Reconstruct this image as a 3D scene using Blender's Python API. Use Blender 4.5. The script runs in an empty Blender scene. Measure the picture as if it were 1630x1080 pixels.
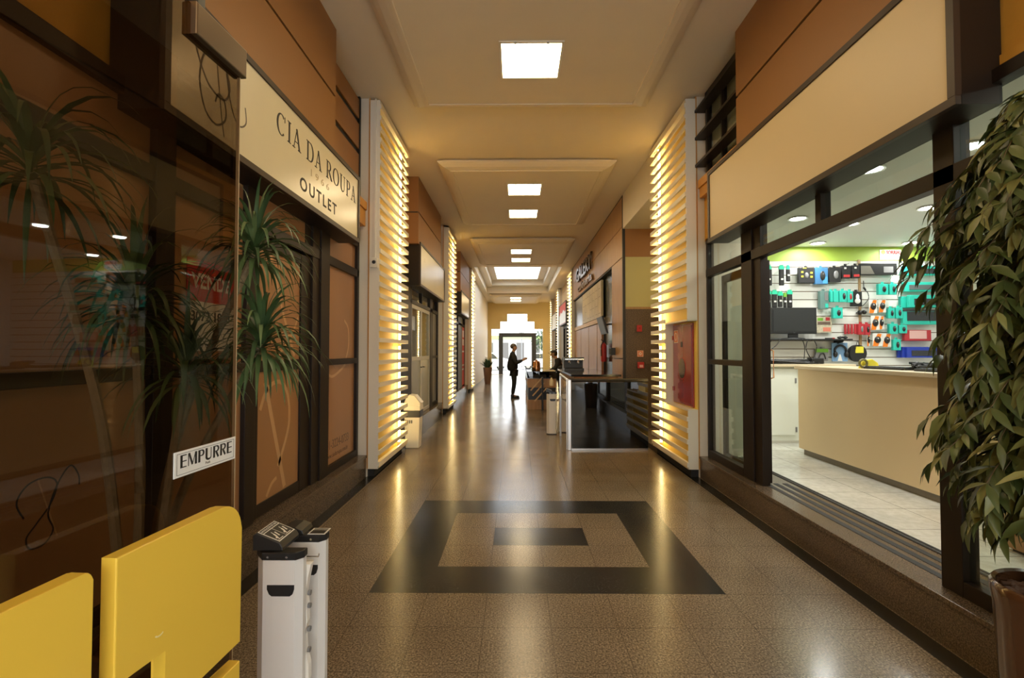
import bpy, bmesh, math, random
from mathutils import Vector, Matrix

RND = random.Random(11)
SC = bpy.context.scene
COL = SC.collection
PI = math.pi

# ------------------------------------------------------------------ helpers
def lin(r, g, b):
    f = lambda c: (c / 255 / 12.92) if c / 255 <= 0.04045 else ((c / 255 + 0.055) / 1.055) ** 2.4
    return (f(r), f(g), f(b))

MATS = {}

def mat(name, col, rough=0.5, metal=0.0, noise=None, coat=0.0, bump=None, spec=0.5):
    """Principled material; noise = (scale, amount) varies the colour, bump = (scale, strength)."""
    m = bpy.data.materials.new(name)
    m.use_nodes = True
    nt = m.node_tree
    b = nt.nodes['Principled BSDF']
    b.inputs['Base Color'].default_value = (*col, 1)
    b.inputs['Roughness'].default_value = rough
    b.inputs['Metallic'].default_value = metal
    b.inputs['Specular IOR Level'].default_value = spec
    b.inputs['Coat Weight'].default_value = coat
    b.inputs['Coat Roughness'].default_value = 0.05
    tc = nt.nodes.new('ShaderNodeTexCoord')
    if noise:
        n = nt.nodes.new('ShaderNodeTexNoise')
        n.inputs['Scale'].default_value = noise[0]
        n.inputs['Detail'].default_value = 4
        nt.links.new(tc.outputs['Object'], n.inputs['Vector'])
        mx = nt.nodes.new('ShaderNodeMix')
        mx.data_type = 'RGBA'
        a = noise[1]
        mx.inputs[6].default_value = (*[c * (1 - a) for c in col], 1)
        mx.inputs[7].default_value = (*[min(1, c * (1 + a)) for c in col], 1)
        nt.links.new(n.outputs['Fac'], mx.inputs[0])
        nt.links.new(mx.outputs[2], b.inputs['Base Color'])
    if bump:
        n2 = nt.nodes.new('ShaderNodeTexNoise')
        n2.inputs['Scale'].default_value = bump[0]
        n2.inputs['Detail'].default_value = 3
        nt.links.new(tc.outputs['Object'], n2.inputs['Vector'])
        bp = nt.nodes.new('ShaderNodeBump')
        bp.inputs['Strength'].default_value = bump[1]
        bp.inputs['Distance'].default_value = 0.01
        nt.links.new(n2.outputs['Fac'], bp.inputs['Height'])
        nt.links.new(bp.outputs['Normal'], b.inputs['Normal'])
    MATS[name] = m
    return m

def emit(name, col, strength):
    m = bpy.data.materials.new(name)
    m.use_nodes = True
    nt = m.node_tree
    nt.nodes.clear()
    e = nt.nodes.new('ShaderNodeEmission')
    e.inputs[0].default_value = (*col, 1)
    e.inputs[1].default_value = strength
    o = nt.nodes.new('ShaderNodeOutputMaterial')
    nt.links.new(e.outputs[0], o.inputs[0])
    MATS[name] = m
    return m

def glass(name, tint, ior=1.5, rough=0.01, frost=0.0):
    """Architectural pane: tinted see-through plus a fresnel mirror."""
    m = bpy.data.materials.new(name)
    m.use_nodes = True
    nt = m.node_tree
    nt.nodes.clear()
    N = nt.nodes.new
    L = nt.links.new
    o = N('ShaderNodeOutputMaterial')
    tr = N('ShaderNodeBsdfTransparent')
    tr.inputs[0].default_value = (*tint, 1)
    base = tr.outputs[0]
    if frost:
        d = N('ShaderNodeBsdfTranslucent')
        d.inputs[0].default_value = (0.75, 0.72, 0.62, 1)
        mf = N('ShaderNodeMixShader')
        mf.inputs[0].default_value = frost
        L(base, mf.inputs[1])
        d2 = N('ShaderNodeBsdfDiffuse')
        d2.inputs[0].default_value = (0.55, 0.53, 0.45, 1)
        ad = N('ShaderNodeMixShader')
        ad.inputs[0].default_value = 0.5
        L(d.outputs[0], ad.inputs[1])
        L(d2.outputs[0], ad.inputs[2])
        L(ad.outputs[0], mf.inputs[2])
        base = mf.outputs[0]
    gl = N('ShaderNodeBsdfGlossy')
    gl.inputs['Roughness'].default_value = rough
    geo = N('ShaderNodeNewGeometry')
    mr = N('ShaderNodeMapRange')
    mr.inputs[3].default_value = ior
    mr.inputs[4].default_value = 1 / ior
    L(geo.outputs['Backfacing'], mr.inputs[0])
    fr = N('ShaderNodeFresnel')
    L(mr.outputs[0], fr.inputs[0])
    mx = N('ShaderNodeMixShader')
    L(fr.outputs[0], mx.inputs[0])
    L(base, mx.inputs[1])
    L(gl.outputs[0], mx.inputs[2])
    L(mx.outputs[0], o.inputs[0])
    MATS[name] = m
    return m

def granite(name, dark, light, mid, rough, seam=None, scale=150.0, spec=.5):
    """Speckled polished stone; seam = (x0, y0, size_x, size_y, width, colour) draws tile joints in plan."""
    m = bpy.data.materials.new(name)
    m.use_nodes = True
    nt = m.node_tree
    N = nt.nodes.new
    L = nt.links.new
    b = nt.nodes['Principled BSDF']
    b.inputs['Specular IOR Level'].default_value = spec
    tc = N('ShaderNodeTexCoord')
    n = N('ShaderNodeTexNoise')
    n.inputs['Scale'].default_value = scale
    n.inputs['Detail'].default_value = 3
    n.inputs['Roughness'].default_value = 0.7
    L(tc.outputs['Object'], n.inputs['Vector'])
    r = N('ShaderNodeValToRGB')
    r.color_ramp.elements[0].position = 0.36
    r.color_ramp.elements[0].color = (*dark, 1)
    r.color_ramp.elements[1].position = 0.66
    r.color_ramp.elements[1].color = (*light, 1)
    e = r.color_ramp.elements.new(0.5)
    e.color = (*mid, 1)
    L(n.outputs['Fac'], r.inputs[0])
    big = N('ShaderNodeTexNoise')
    big.inputs['Scale'].default_value = 1.7
    big.inputs['Detail'].default_value = 5
    L(tc.outputs['Object'], big.inputs['Vector'])
    mr = N('ShaderNodeMapRange')
    mr.inputs[1].default_value = 0.3
    mr.inputs[2].default_value = 0.7
    mr.inputs[3].default_value = 0.86
    mr.inputs[4].default_value = 1.12
    L(big.outputs['Fac'], mr.inputs[0])
    mul = N('ShaderNodeMix')
    mul.data_type = 'RGBA'
    mul.blend_type = 'MULTIPLY'
    mul.inputs[0].default_value = 1
    L(r.outputs[0], mul.inputs[6])
    L(mr.outputs[0], mul.inputs[7])
    out = mul.outputs[2]
    if seam:
        x0, y0, sx, sy, w, colr = seam
        sp = N('ShaderNodeSeparateXYZ')
        L(tc.outputs['Object'], sp.inputs[0])
        fs = []
        for ax, o0, s in ((0, x0, sx), (1, y0, sy)):
            a = N('ShaderNodeMath'); a.operation = 'SUBTRACT'; a.inputs[1].default_value = o0
            L(sp.outputs[ax], a.inputs[0])
            d = N('ShaderNodeMath'); d.operation = 'DIVIDE'; d.inputs[1].default_value = s
            L(a.outputs[0], d.inputs[0])
            f = N('ShaderNodeMath'); f.operation = 'FRACT'
            L(d.outputs[0], f.inputs[0])
            c = N('ShaderNodeMath'); c.operation = 'SUBTRACT'; c.inputs[1].default_value = 0.5
            L(f.outputs[0], c.inputs[0])
            ab = N('ShaderNodeMath'); ab.operation = 'ABSOLUTE'
            L(c.outputs[0], ab.inputs[0])
            g = N('ShaderNodeMath'); g.operation = 'GREATER_THAN'; g.inputs[1].default_value = 0.5 - w / s
            L(ab.outputs[0], g.inputs[0])
            fs.append(g)
        mxm = N('ShaderNodeMath'); mxm.operation = 'MAXIMUM'
        L(fs[0].outputs[0], mxm.inputs[0])
        L(fs[1].outputs[0], mxm.inputs[1])
        k = N('ShaderNodeMath'); k.operation = 'MULTIPLY'; k.inputs[1].default_value = 0.65
        L(mxm.outputs[0], k.inputs[0])
        mix = N('ShaderNodeMix'); mix.data_type = 'RGBA'
        L(k.outputs[0], mix.inputs[0])
        L(out, mix.inputs[6])
        mix.inputs[7].default_value = (*colr, 1)
        out = mix.outputs[2]
    L(out, b.inputs['Base Color'])
    rr = N('ShaderNodeMapRange')
    rr.inputs[3].default_value = rough * 0.75
    rr.inputs[4].default_value = rough * 1.3
    L(big.outputs['Fac'], rr.inputs[0])
    L(rr.outputs[0], b.inputs['Roughness'])
    MATS[name] = m
    return m

def wood(name, c1, c2, rough=0.4, scale=(1, 1, 14)):
    m = bpy.data.materials.new(name)
    m.use_nodes = True
    nt = m.node_tree
    N = nt.nodes.new
    L = nt.links.new
    b = nt.nodes['Principled BSDF']
    tc = N('ShaderNodeTexCoord')
    mp = N('ShaderNodeMapping')
    mp.inputs['Scale'].default_value = scale
    L(tc.outputs['Object'], mp.inputs[0])
    n = N('ShaderNodeTexNoise')
    n.inputs['Scale'].default_value = 3
    n.inputs['Detail'].default_value = 6
    L(mp.outputs[0], n.inputs['Vector'])
    r = N('ShaderNodeValToRGB')
    r.color_ramp.elements[0].position = 0.3
    r.color_ramp.elements[0].color = (*c1, 1)
    r.color_ramp.elements[1].position = 0.7
    r.color_ramp.elements[1].color = (*c2, 1)
    L(n.outputs['Fac'], r.inputs[0])
    L(r.outputs[0], b.inputs['Base Color'])
    b.inputs['Roughness'].default_value = rough
    MATS[name] = m
    return m

def leafmat(name, c1, c2, c3, rough=0.4):
    """Each leaf (mesh island) takes its own green."""
    m = bpy.data.materials.new(name)
    m.use_nodes = True
    nt = m.node_tree
    b = nt.nodes['Principled BSDF']
    geo = nt.nodes.new('ShaderNodeNewGeometry')
    r = nt.nodes.new('ShaderNodeValToRGB')
    r.color_ramp.elements[0].color = (*c1, 1)
    r.color_ramp.elements[1].color = (*c3, 1)
    e = r.color_ramp.elements.new(0.55)
    e.color = (*c2, 1)
    nt.links.new(geo.outputs['Random Per Island'], r.inputs[0])
    nt.links.new(r.outputs[0], b.inputs['Base Color'])
    b.inputs['Roughness'].default_value = rough
    MATS[name] = m
    return m

def wloc(o):
    v = Vector((0, 0, 0))
    while o is not None:
        v += o.location
        o = o.parent
    return v

class MB:
    def __init__(s):
        s.bm = bmesh.new()

    def box(s, x0, x1, y0, y1, z0, z1, bev=0.0, rot=None, seg=2):
        M = Matrix.Translation(((x0 + x1) / 2, (y0 + y1) / 2, (z0 + z1) / 2))
        if rot is not None:
            M = M @ rot.to_4x4()
        M = M @ Matrix.Diagonal((abs(x1 - x0), abs(y1 - y0), abs(z1 - z0), 1))
        g = bmesh.ops.create_cube(s.bm, size=1, matrix=M)
        if bev:
            ed = {e for v in g['verts'] for e in v.link_edges}
            bmesh.ops.bevel(s.bm, geom=list(ed), offset=bev, segments=seg, affect='EDGES', profile=0.5)
        return s

    def cyl(s, p0, p1, r0, r1=None, n=16, caps=True):
        r1 = r0 if r1 is None else r1
        p0, p1 = Vector(p0), Vector(p1)
        d = p1 - p0
        q = d.to_track_quat('Z', 'Y').to_matrix()
        rings = []
        for p, r in ((p0, r0), (p1, r1)):
            rings.append([s.bm.verts.new(p + q @ Vector((r * math.cos(2 * PI * i / n), r * math.sin(2 * PI * i / n), 0))) for i in range(n)])
        for i in range(n):
            j = (i + 1) % n
            s.bm.faces.new((rings[0][i], rings[0][j], rings[1][j], rings[1][i]))
        if caps:
            s.bm.faces.new(rings[0][::-1])
            s.bm.faces.new(rings[1])
        return s

    def tube(s, pts, r, n=8):
        pts = [Vector(p) for p in pts]
        rings = []
        for i, p in enumerate(pts):
            d = (pts[min(i + 1, len(pts) - 1)] - pts[max(i - 1, 0)])
            q = d.to_track_quat('Z', 'Y').to_matrix()
            rr = r[i] if isinstance(r, (list, tuple)) else r
            rings.append([s.bm.verts.new(p + q @ Vector((rr * math.cos(2 * PI * k / n), rr * math.sin(2 * PI * k / n), 0))) for k in range(n)])
        for a, b in zip(rings, rings[1:]):
            for k in range(n):
                j = (k + 1) % n
                s.bm.faces.new((a[k], a[j], b[j], b[k]))
        s.bm.faces.new(rings[0][::-1])
        s.bm.faces.new(rings[-1])
        return s

    def lathe(s, prof, c=(0, 0, 0), n=32):
        c = Vector(c)
        rings = []
        for r, z in prof:
            if r < 1e-5:
                rings.append([s.bm.verts.new(c + Vector((0, 0, z)))])
            else:
                rings.append([s.bm.verts.new(c + Vector((r * math.cos(2 * PI * k / n), r * math.sin(2 * PI * k / n), z))) for k in range(n)])
        for a, b in zip(rings, rings[1:]):
            for k in range(n):
                j = (k + 1) % n
                if len(a) == 1 and len(b) == 1:
                    continue
                if len(a) == 1:
                    s.bm.faces.new((a[0], b[j], b[k]))
                elif len(b) == 1:
                    s.bm.faces.new((a[k], a[j], b[0]))
                else:
                    s.bm.faces.new((a[k], a[j], b[j], b[k]))
        return s

    def prism(s, poly, M, d0, d1, bev=0.0):
        """poly in the local xy plane of M, extruded along local z from d0 to d1."""
        a = [s.bm.verts.new(M @ Vector((x, y, d0))) for x, y in poly]
        b = [s.bm.verts.new(M @ Vector((x, y, d1))) for x, y in poly]
        n = len(poly)
        fs = [s.bm.faces.new(a[::-1]), s.bm.faces.new(b)]
        for i in range(n):
            j = (i + 1) % n
            fs.append(s.bm.faces.new((a[i], a[j], b[j], b[i])))
        if bev:
            ed = [e for e in fs[1].edges]
            ed += [e for e in fs[0].edges]
            bmesh.ops.bevel(s.bm, geom=ed, offset=bev, segments=2, affect='EDGES', profile=0.5)
        return s

    def ribbon(s, pts, w, M, d0, d1):
        """A flat band along pts (local xy of M); w = width or list of widths."""
        P = [Vector((p[0], p[1])) for p in pts]
        Lf, Rt = [], []
        for i, p in enumerate(P):
            d = P[min(i + 1, len(P) - 1)] - P[max(i - 1, 0)]
            d.normalize()
            nn = Vector((-d.y, d.x))
            ww = (w[i] if isinstance(w, (list, tuple)) else w) / 2
            Lf.append(p + nn * ww)
            Rt.append(p - nn * ww)
        for i in range(len(P) - 1):
            q = (Lf[i], Rt[i], Rt[i + 1], Lf[i + 1])
            s.prism([(v.x, v.y) for v in q], M, d0, d1)
        return s

    def ball(s, c, r, seg=16, rings=10):
        r = (r, r, r) if isinstance(r, (int, float)) else r
        M = Matrix.Translation(c) @ Matrix.Diagonal((*r, 1))
        bmesh.ops.create_uvsphere(s.bm, u_segments=seg, v_segments=rings, radius=1, matrix=M)
        return s

    def quad(s, *pts):
        s.bm.faces.new([s.bm.verts.new(p) for p in pts])
        return s

    def mesh(s, me, M):
        me.transform(M)
        s.bm.from_mesh(me)
        bpy.data.meshes.remove(me)
        return s

    def build(s, name, m=None, parent=None, smooth=False, normals=True):
        if normals:
            bmesh.ops.recalc_face_normals(s.bm, faces=s.bm.faces[:])
        me = bpy.data.meshes.new(name)
        s.bm.to_mesh(me)
        s.bm.free()
        if parent is not None:
            me.transform(Matrix.Translation(-wloc(parent)))
        for mm in (m if isinstance(m, (list, tuple)) else [m]):
            if mm is not None:
                me.materials.append(mm)
        if smooth:
            for p in me.polygons:
                p.use_smooth = True
            me.set_sharp_from_angle(angle=math.radians(38))
        o = bpy.data.objects.new(name, me)
        COL.objects.link(o)
        if parent is not None:
            o.parent = parent
        return o

def tag(o, label, cat, group=None, kind=None):
    o['label'] = label
    o['category'] = cat
    if group:
        o['group'] = group
    if kind:
        o['kind'] = kind
    return o

def thing(name, label, cat, loc=(0, 0, 0), group=None, kind=None):
    o = bpy.data.objects.new(name, None)
    o.empty_display_size = 0.1
    COL.objects.link(o)
    o.location = loc
    return tag(o, label, cat, group, kind)

def struct(o, label=None, cat=None):
    o['kind'] = 'structure'
    if label:
        o['label'] = label
    if cat:
        o['category'] = cat
    return o

def sroot(name, label, cat, loc=(0, 0, 0)):
    o = bpy.data.objects.new(name, None)
    COL.objects.link(o)
    o.location = loc
    return struct(o, label, cat)

def place(o, loc, rz=0.0):
    o.location = loc
    o.rotation_euler = (0, 0, rz)
    return o

def dup(root, loc, rz=None, label=None, group=None):
    r = root.copy()
    COL.objects.link(r)
    r.location = loc
    if rz is not None:
        r.rotation_euler = (0, 0, rz)
    if label:
        r['label'] = label
    if group:
        r['group'] = group
    for ch in list(root.children):
        c = ch.copy()
        COL.objects.link(c)
        c.parent = r
        for g in list(ch.children):
            d = g.copy()
            COL.objects.link(d)
            d.parent = c
    return r

def basis(x, y, z, o):
    """Matrix with the given local axes and origin."""
    M = Matrix((x, y, z)).transposed().to_4x4()
    M.translation = Vector(o)
    return M

def on_left(y, z, x):      # plane of the left wall, looked at from the corridor (reads away from the entrance)
    return basis((0, 1, 0), (0, 0, 1), (1, 0, 0), (x, y, z))

def on_right(y, z, x):     # plane of the right wall (reads towards the entrance)
    return basis((0, -1, 0), (0, 0, 1), (-1, 0, 0), (x, y, z))

def on_front(x, z, y):     # plane facing the entrance
    return basis((1, 0, 0), (0, 0, 1), (0, -1, 0), (x, y, z))

def text_mesh(s, size, extrude=0.002, align='LEFT', spacing=1.0, offset=0.0, width=None):
    cu = bpy.data.curves.new('lettering', 'FONT')
    cu.body = s
    cu.size = size
    cu.extrude = extrude
    cu.align_x = align
    cu.space_character = spacing
    cu.offset = offset
    cu.resolution_u = 4
    ob = bpy.data.objects.new('lettering', cu)
    COL.objects.link(ob)
    dg = bpy.context.evaluated_depsgraph_get()
    me = bpy.data.meshes.new_from_object(ob.evaluated_get(dg))
    bpy.data.objects.remove(ob)
    bpy.data.curves.remove(cu)
    if width:
        xs = [v.co.x for v in me.vertices]
        k = width / max(1e-6, max(xs) - min(xs))
        x0 = min(xs)
        for v in me.vertices:
            v.co.x = (v.co.x - (x0 if align == 'LEFT' else 0)) * k
    return me

def letter(s, size, M, m, parent, name='lettering', **kw):
    b = MB()
    b.mesh(text_mesh(s, size, **kw), M)
    return b.build(name, m, parent, normals=False)

def arc(cx, cy, rx, ry, a0, a1, n=14):
    return [(cx + rx * math.cos(math.radians(a0 + (a1 - a0) * i / n)), cy + ry * math.sin(math.radians(a0 + (a1 - a0) * i / n))) for i in range(n + 1)]

def spline(pts, n=8):
    """Catmull-Rom through 2-D or 3-D points."""
    P = [Vector(p) for p in pts]
    out = []
    for i in range(len(P) - 1):
        p0, p1, p2, p3 = P[max(i - 1, 0)], P[i], P[i + 1], P[min(i + 2, len(P) - 1)]
        for k in range(n):
            t = k / n
            out.append(0.5 * ((2 * p1) + (p2 - p0) * t + (2 * p0 - 5 * p1 + 4 * p2 - p3) * t * t + (3 * p1 - p0 - 3 * p2 + p3) * t ** 3))
    out.append(P[-1])
    return out

def serif_word(word, h, M, b, gap=0.16, thick=0.13, thin=0.045, d1=0.002):
    """Roman capitals with thick and thin strokes and serifs, drawn as flat bands."""
    x = 0.0
    T, t = thick * h, thin * h
    def bar(x0, y0, x1, y1, w):
        b.ribbon([(x0, y0), (x1, y1)], w, M, 0, d1)
    def ser(cx, y, w=0.3):
        bar(cx - w * h / 2, y, cx + w * h / 2, y, t)
    for ch in word:
        if ch == ' ':
            x += 0.42 * h
            continue
        if ch == 'I':
            w = 0.3 * h
            bar(x + w / 2, 0, x + w / 2, h, T)
            ser(x + w / 2, t / 2); ser(x + w / 2, h - t / 2)
        elif ch == 'A':
            w = 0.78 * h
            bar(x + 0.1 * h, 0, x + w / 2, h, t)
            bar(x + w - 0.12 * h, 0, x + w / 2 - 0.02 * h, h, T)
            bar(x + 0.2 * h, 0.34 * h, x + w - 0.24 * h, 0.34 * h, t)
            ser(x + 0.1 * h, t / 2, 0.26); ser(x + w - 0.12 * h, t / 2, 0.3)
        elif ch in 'DPRB':
            w = (0.78 if ch == 'D' else 0.62) * h
            bar(x + 0.15 * h, 0, x + 0.15 * h, h, T)
            ser(x + 0.15 * h, t / 2); ser(x + 0.13 * h, h - t / 2, 0.26)
            y0 = 0 if ch == 'D' else 0.46 * h
            ry = (h - y0) / 2
            p = [(x + 0.15 * h, h - t / 2)] + arc(x + w * 0.5, y0 + ry, w * 0.5 - T / 2, ry - t / 2, 90, -90) + [(x + 0.15 * h, y0 + t / 2)]
            ws = [t] + [t + (T - t) * max(0, math.cos(math.radians(90 - 180 * i / 14))) for i in range(15)] + [t]
            b.ribbon(p, ws, M, 0, d1)
            if ch == 'R':
                bar(x + 0.34 * h, 0.47 * h, x + 0.72 * h, t / 2, T)
                w = 0.72 * h
                ser(x + 0.7 * h, t / 2, 0.18)
        elif ch in 'OC':
            w = (0.86 if ch == 'O' else 0.76) * h
            a0, a1 = (0, 360) if ch == 'O' else (48, 312)
            p = arc(x + w / 2, h / 2, w / 2 - T / 2, h / 2 - t / 2, a0, a1, 28)
            ws = [t + (T - t) * abs(math.cos(math.radians(a0 + (a1 - a0) * i / 28))) ** 1.3 for i in range(29)]
            b.ribbon(p, ws, M, 0, d1)
            if ch == 'C':
                bar(x + w * 0.9, 0.72 * h, x + w * 0.9, h * 0.98, t)
        elif ch == 'U':
            w = 0.8 * h
            p = [(x + 0.15 * h, h)] + arc(x + w / 2, 0.32 * h, w / 2 - 0.15 * h, 0.32 * h - t / 2, 180, 360, 12) + [(x + w - 0.15 * h, h)]
            ws = [T] * 5 + [t + (T - t) * (1 - i / 6) * 0.6 for i in range(6)] + [t] * 4
            b.ribbon(p, ws, M, 0, d1)
            ser(x + 0.15 * h, h - t / 2); ser(x + w - 0.15 * h, h - t / 2, 0.26)
        x += w + gap * h
    return x - gap * h

def bold_word(word, h, M, b, wd, d1=0.0006):
    """Condensed poster capitals with a heavy left stem and light right strokes; wd = total width."""
    adv = {'E': .60, 'M': .92, 'P': .64, 'U': .72, 'R': .68}
    tot = sum(adv[c] for c in word) + .14 * (len(word) - 1)
    k = wd / tot
    x = 0.0
    T, t = .21 * k, .055 * k
    def bar(x0, y0, x1, y1, w):
        b.ribbon([(x0, y0), (x1, y1)], w, M, 0, d1)
    for c in word:
        w = adv[c] * k
        if c != 'M':
            bar(x + T / 2, 0 if c != 'U' else h * .22, x + T / 2, h, T)
        if c == 'E':
            for y in (t * .7, h / 2, h - t * .7):
                bar(x, y, x + w, y, t * 1.4)
        elif c == 'M':
            bar(x + t, 0, x + t, h, t * 1.3)
            bar(x + T * .55, h, x + w * .5, h * .05, T * .8)
            bar(x + w - T * .7, h, x + w * .5, h * .05, t)
            bar(x + w - T / 2, 0, x + w - T / 2, h, T)
        elif c in 'PR':
            p = [(x + T, h - t * .7)] + arc(x + w * .55, h * .74, w * .45 - T * .35, h * .26 - t * .7, 90, -90, 12) + [(x + T, h * .48 + t * .7)]
            b.ribbon(p, [t * 1.4] + [t * 1.4 + (T * .8 - t * 1.4) * math.sin(PI * i / 12) for i in range(13)] + [t * 1.4], M, 0, d1)
            if c == 'R':
                bar(x + w * .5, h * .48, x + w * .88, 0, T * .85)
        elif c == 'U':
            p = arc(x + w / 2, h * .24, w / 2 - T * .5, h * .24 - t, 180, 360, 12) + [(x + w - T * .5, h)]
            b.ribbon(p, [T * (1 - i / 12) + t * 1.2 * i / 12 for i in range(13)] + [t * 1.2], M, 0, d1)
        x += w + .14 * k

def skin_mesh(name, J, edges, m, parent, root='pelvis', sub=2):
    """One continuous surface grown over a skeleton J = {joint: (x, y, z, radius or (rx, ry))}."""
    keys = list(J)
    ix = {k: i for i, k in enumerate(keys)}
    me = bpy.data.meshes.new(name)
    me.from_pydata([J[k][:3] for k in keys], [(ix[a], ix[b]) for a, b in edges], [])
    ob = bpy.data.objects.new(name, me)
    COL.objects.link(ob)
    ob.modifiers.new('skin', 'SKIN')
    for k in keys:
        r = J[k][3]
        sv = me.skin_vertices[0].data[ix[k]]
        sv.radius = r if isinstance(r, tuple) else (r, r)
        sv.use_root = (k == root)
    sb = ob.modifiers.new('sub', 'SUBSURF')
    sb.levels = sub
    sb.render_levels = sub
    dg = bpy.context.evaluated_depsgraph_get()
    nm = bpy.data.meshes.new_from_object(ob.evaluated_get(dg))
    bpy.data.objects.remove(ob)
    bpy.data.meshes.remove(me)
    nm.name = name
    nm.materials.clear()
    nm.materials.append(m)
    for p in nm.polygons:
        p.use_smooth = True
    o = bpy.data.objects.new(name, nm)
    COL.objects.link(o)
    o.parent = parent
    return o

# ------------------------------------------------------------------ materials
white = mat('white_paint', (.75, .68, .55), .55, noise=(6, .04))
ceilp = mat('ceiling_paint', (.76, .64, .45), .6, noise=(3, .03))
offw = mat('casing_white', (.80, .74, .61), .4)
slatw = mat('slat_white', (.82, .75, .60), .38)
yellowin = mat('light_box_yellow', (.84, .60, .13), .6)
orange = mat('orange_wall', (.70, .36, .05), .6, noise=(5, .1), bump=(30, .15))
orangetrim = mat('orange_trim', (.62, .30, .06), .45)
brownlam = mat('brown_laminate', (.28, .125, .033), .5, noise=(2, .06))
film = mat('brown_film', (.36, .178, .073), .34, noise=(1.5, .05), coat=.2)
filmlight = mat('film_print', (.56, .33, .16), .32, coat=.35)
filmdark = mat('film_lettering', (.10, .045, .02), .35)
frame = mat('bronze_frame', (.020, .013, .009), .42, spec=.22)
framelt = mat('bronze_frame_face', (.050, .033, .022), .42, spec=.3)
blackm = mat('black_plastic', (.012, .012, .012), .4)
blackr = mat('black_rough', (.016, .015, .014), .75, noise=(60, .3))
greym = mat('grey_plastic', (.20, .20, .20), .45)
chrome = mat('chrome', (.75, .73, .70), .18, 1.0)
steel = mat('steel', (.55, .52, .48), .28, 1.0)
brass = mat('copper', (.55, .27, .12), .25, 1.0)
signface = mat('sign_face_tan', (.66, .54, .33), .42, spec=.35)
signcream = mat('sign_face_cream', (.70, .63, .43), .24, noise=(3, .05), spec=.4)
ink = mat('ink_black', (.012, .010, .008), .5)
inkbrown = mat('ink_brown', (.10, .075, .05), .5)
inktan = mat('ink_tan', (.45, .35, .20), .5)
paper = mat('paper_white', (.80, .79, .74), .5)
redp = mat('red_print', (.55, .03, .03), .45)
redcab = mat('red_enamel', (.30, .028, .02), .18, coat=.5)
redpl = mat('red_plastic', (.42, .02, .02), .35)
ylet = mat('yellow_lacquer', (.85, .56, .06), .42, noise=(1.2, .04), coat=.15)
ylite = mat('scratch_light', (.85, .72, .35), .5)
greyalu = mat('aluminium_grey', (.74, .72, .68), .42)
bagw = mat('bag_plastic', (.80, .76, .68), .3, coat=.4, bump=(14, .6))
binw = mat('bin_cream', (.76, .72, .60), .4)
potb = mat('glazed_brown', (.075, .030, .011), .2, noise=(4, .25), coat=.8)
potd = mat('pot_brown', (.16, .075, .035), .4)
soil = mat('bark_chips', (.13, .06, .028), .85, noise=(20, .5))
trunkm = mat('trunk_bark', (.16, .10, .055), .8, noise=(30, .4), bump=(40, .5))
stemm = mat('cane_bark', (.30, .22, .12), .8, noise=(50, .4), bump=(60, .6))
ficus = leafmat('ficus_leaf', (.036, .055, .012), (.072, .095, .021), (.22, .225, .070), .45)
drac = leafmat('dracaena_leaf', (.045, .085, .032), (.08, .145, .048), (.19, .26, .10), .42)
plantg = leafmat('plant_leaf', (.02, .05, .02), (.04, .08, .03), (.09, .14, .05), .5)
shopwhite = mat('shop_wall', (.80, .80, .75), .55)
boardw = mat('slat_board', (.80, .80, .74), .4)
groove = mat('slat_groove', (.20, .13, .07), .7)
lime = mat('lime_band', (.42, .58, .08), .5)
shopceil = mat('shop_ceiling', (.68, .70, .66), .6)
cream = mat('cream_laminate', (.80, .63, .37), .4)
creamt = mat('counter_edge', (.70, .58, .38), .35)
cabw = mat('cabinet_white', (.74, .76, .66), .45)
teal = mat('teal_carton', (.03, .56, .44), .42)
tealdk = mat('teal_carton_side', (.02, .36, .29), .5)
orangeb = mat('orange_card', (.90, .24, .02), .45)
bluec = mat('blue_carton', (.02, .05, .40), .45)
blueb = mat('blue_pack', (.04, .16, .34), .4)
redc = mat('red_carton', (.45, .03, .04), .45)
greenc = mat('green_card', (.16, .42, .03), .5)
greenh = mat('green_header', (.02, .62, .36), .4)
yellowg = mat('yellow_print', (.80, .70, .05), .45)
kbd = mat('keyboard_grey', (.035, .037, .042), .5, noise=(70, .5))
screenm = mat('screen_dark', (.028, .030, .030), .3)
woodcafe = wood('cafe_veneer', (.36, .195, .075), (.46, .26, .11), .42, (6, 6, .6))
wooddoor = wood('cafe_door_veneer', (.33, .165, .06), (.42, .22, .085), .42, (6, 6, .6))
woodrail = wood('pale_wood', (.55, .36, .17), (.68, .47, .25), .5)
olive = mat('olive_paint', (.42, .38, .16), .6)
darkstone = granite('dark_green_stone', (.008, .010, .008), (.05, .06, .045), (.018, .022, .017), .25, scale=14)
wallstone = granite('brown_wall_granite', (.05, .032, .02), (.17, .115, .075), (.095, .062, .04), .3, scale=60)
stepstone = granite('step_granite', (.045, .031, .021), (.20, .145, .10), (.105, .075, .05), .22, scale=130)
SEAM = (-.946, 3.131, .38, .382, .0022, (.05, .035, .022))
floorl = granite('floor_granite', (.062, .046, .030), (.37, .285, .19), (.178, .134, .088), .19, SEAM, 100, .28)
floord = granite('floor_black_granite', (.010, .010, .010), (.040, .038, .034), (.018, .018, .017), .2, SEAM, 85, .3)
floorb = granite('border_black_granite', (.006, .006, .006), (.03, .028, .025), (.012, .011, .01), .2)
shoptile = granite('shop_floor_tile', (.60, .60, .53), (.72, .72, .66), (.66, .66, .60), .14, (2.70, 3.09, .46, .46, .004, (.12, .11, .09)), 20)
asphalt = mat('pavement', (.42, .42, .42), .9, noise=(8, .15))
led = emit('led_panel', (1.0, .77, .44), 21)
tubem = emit('fluorescent_tube', (1.0, .78, .37), 27)
downm = emit('downlight_lamp', (.96, 1.0, .98), 70)
clear = glass('clear_glass', (.93, .95, .92))
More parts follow.
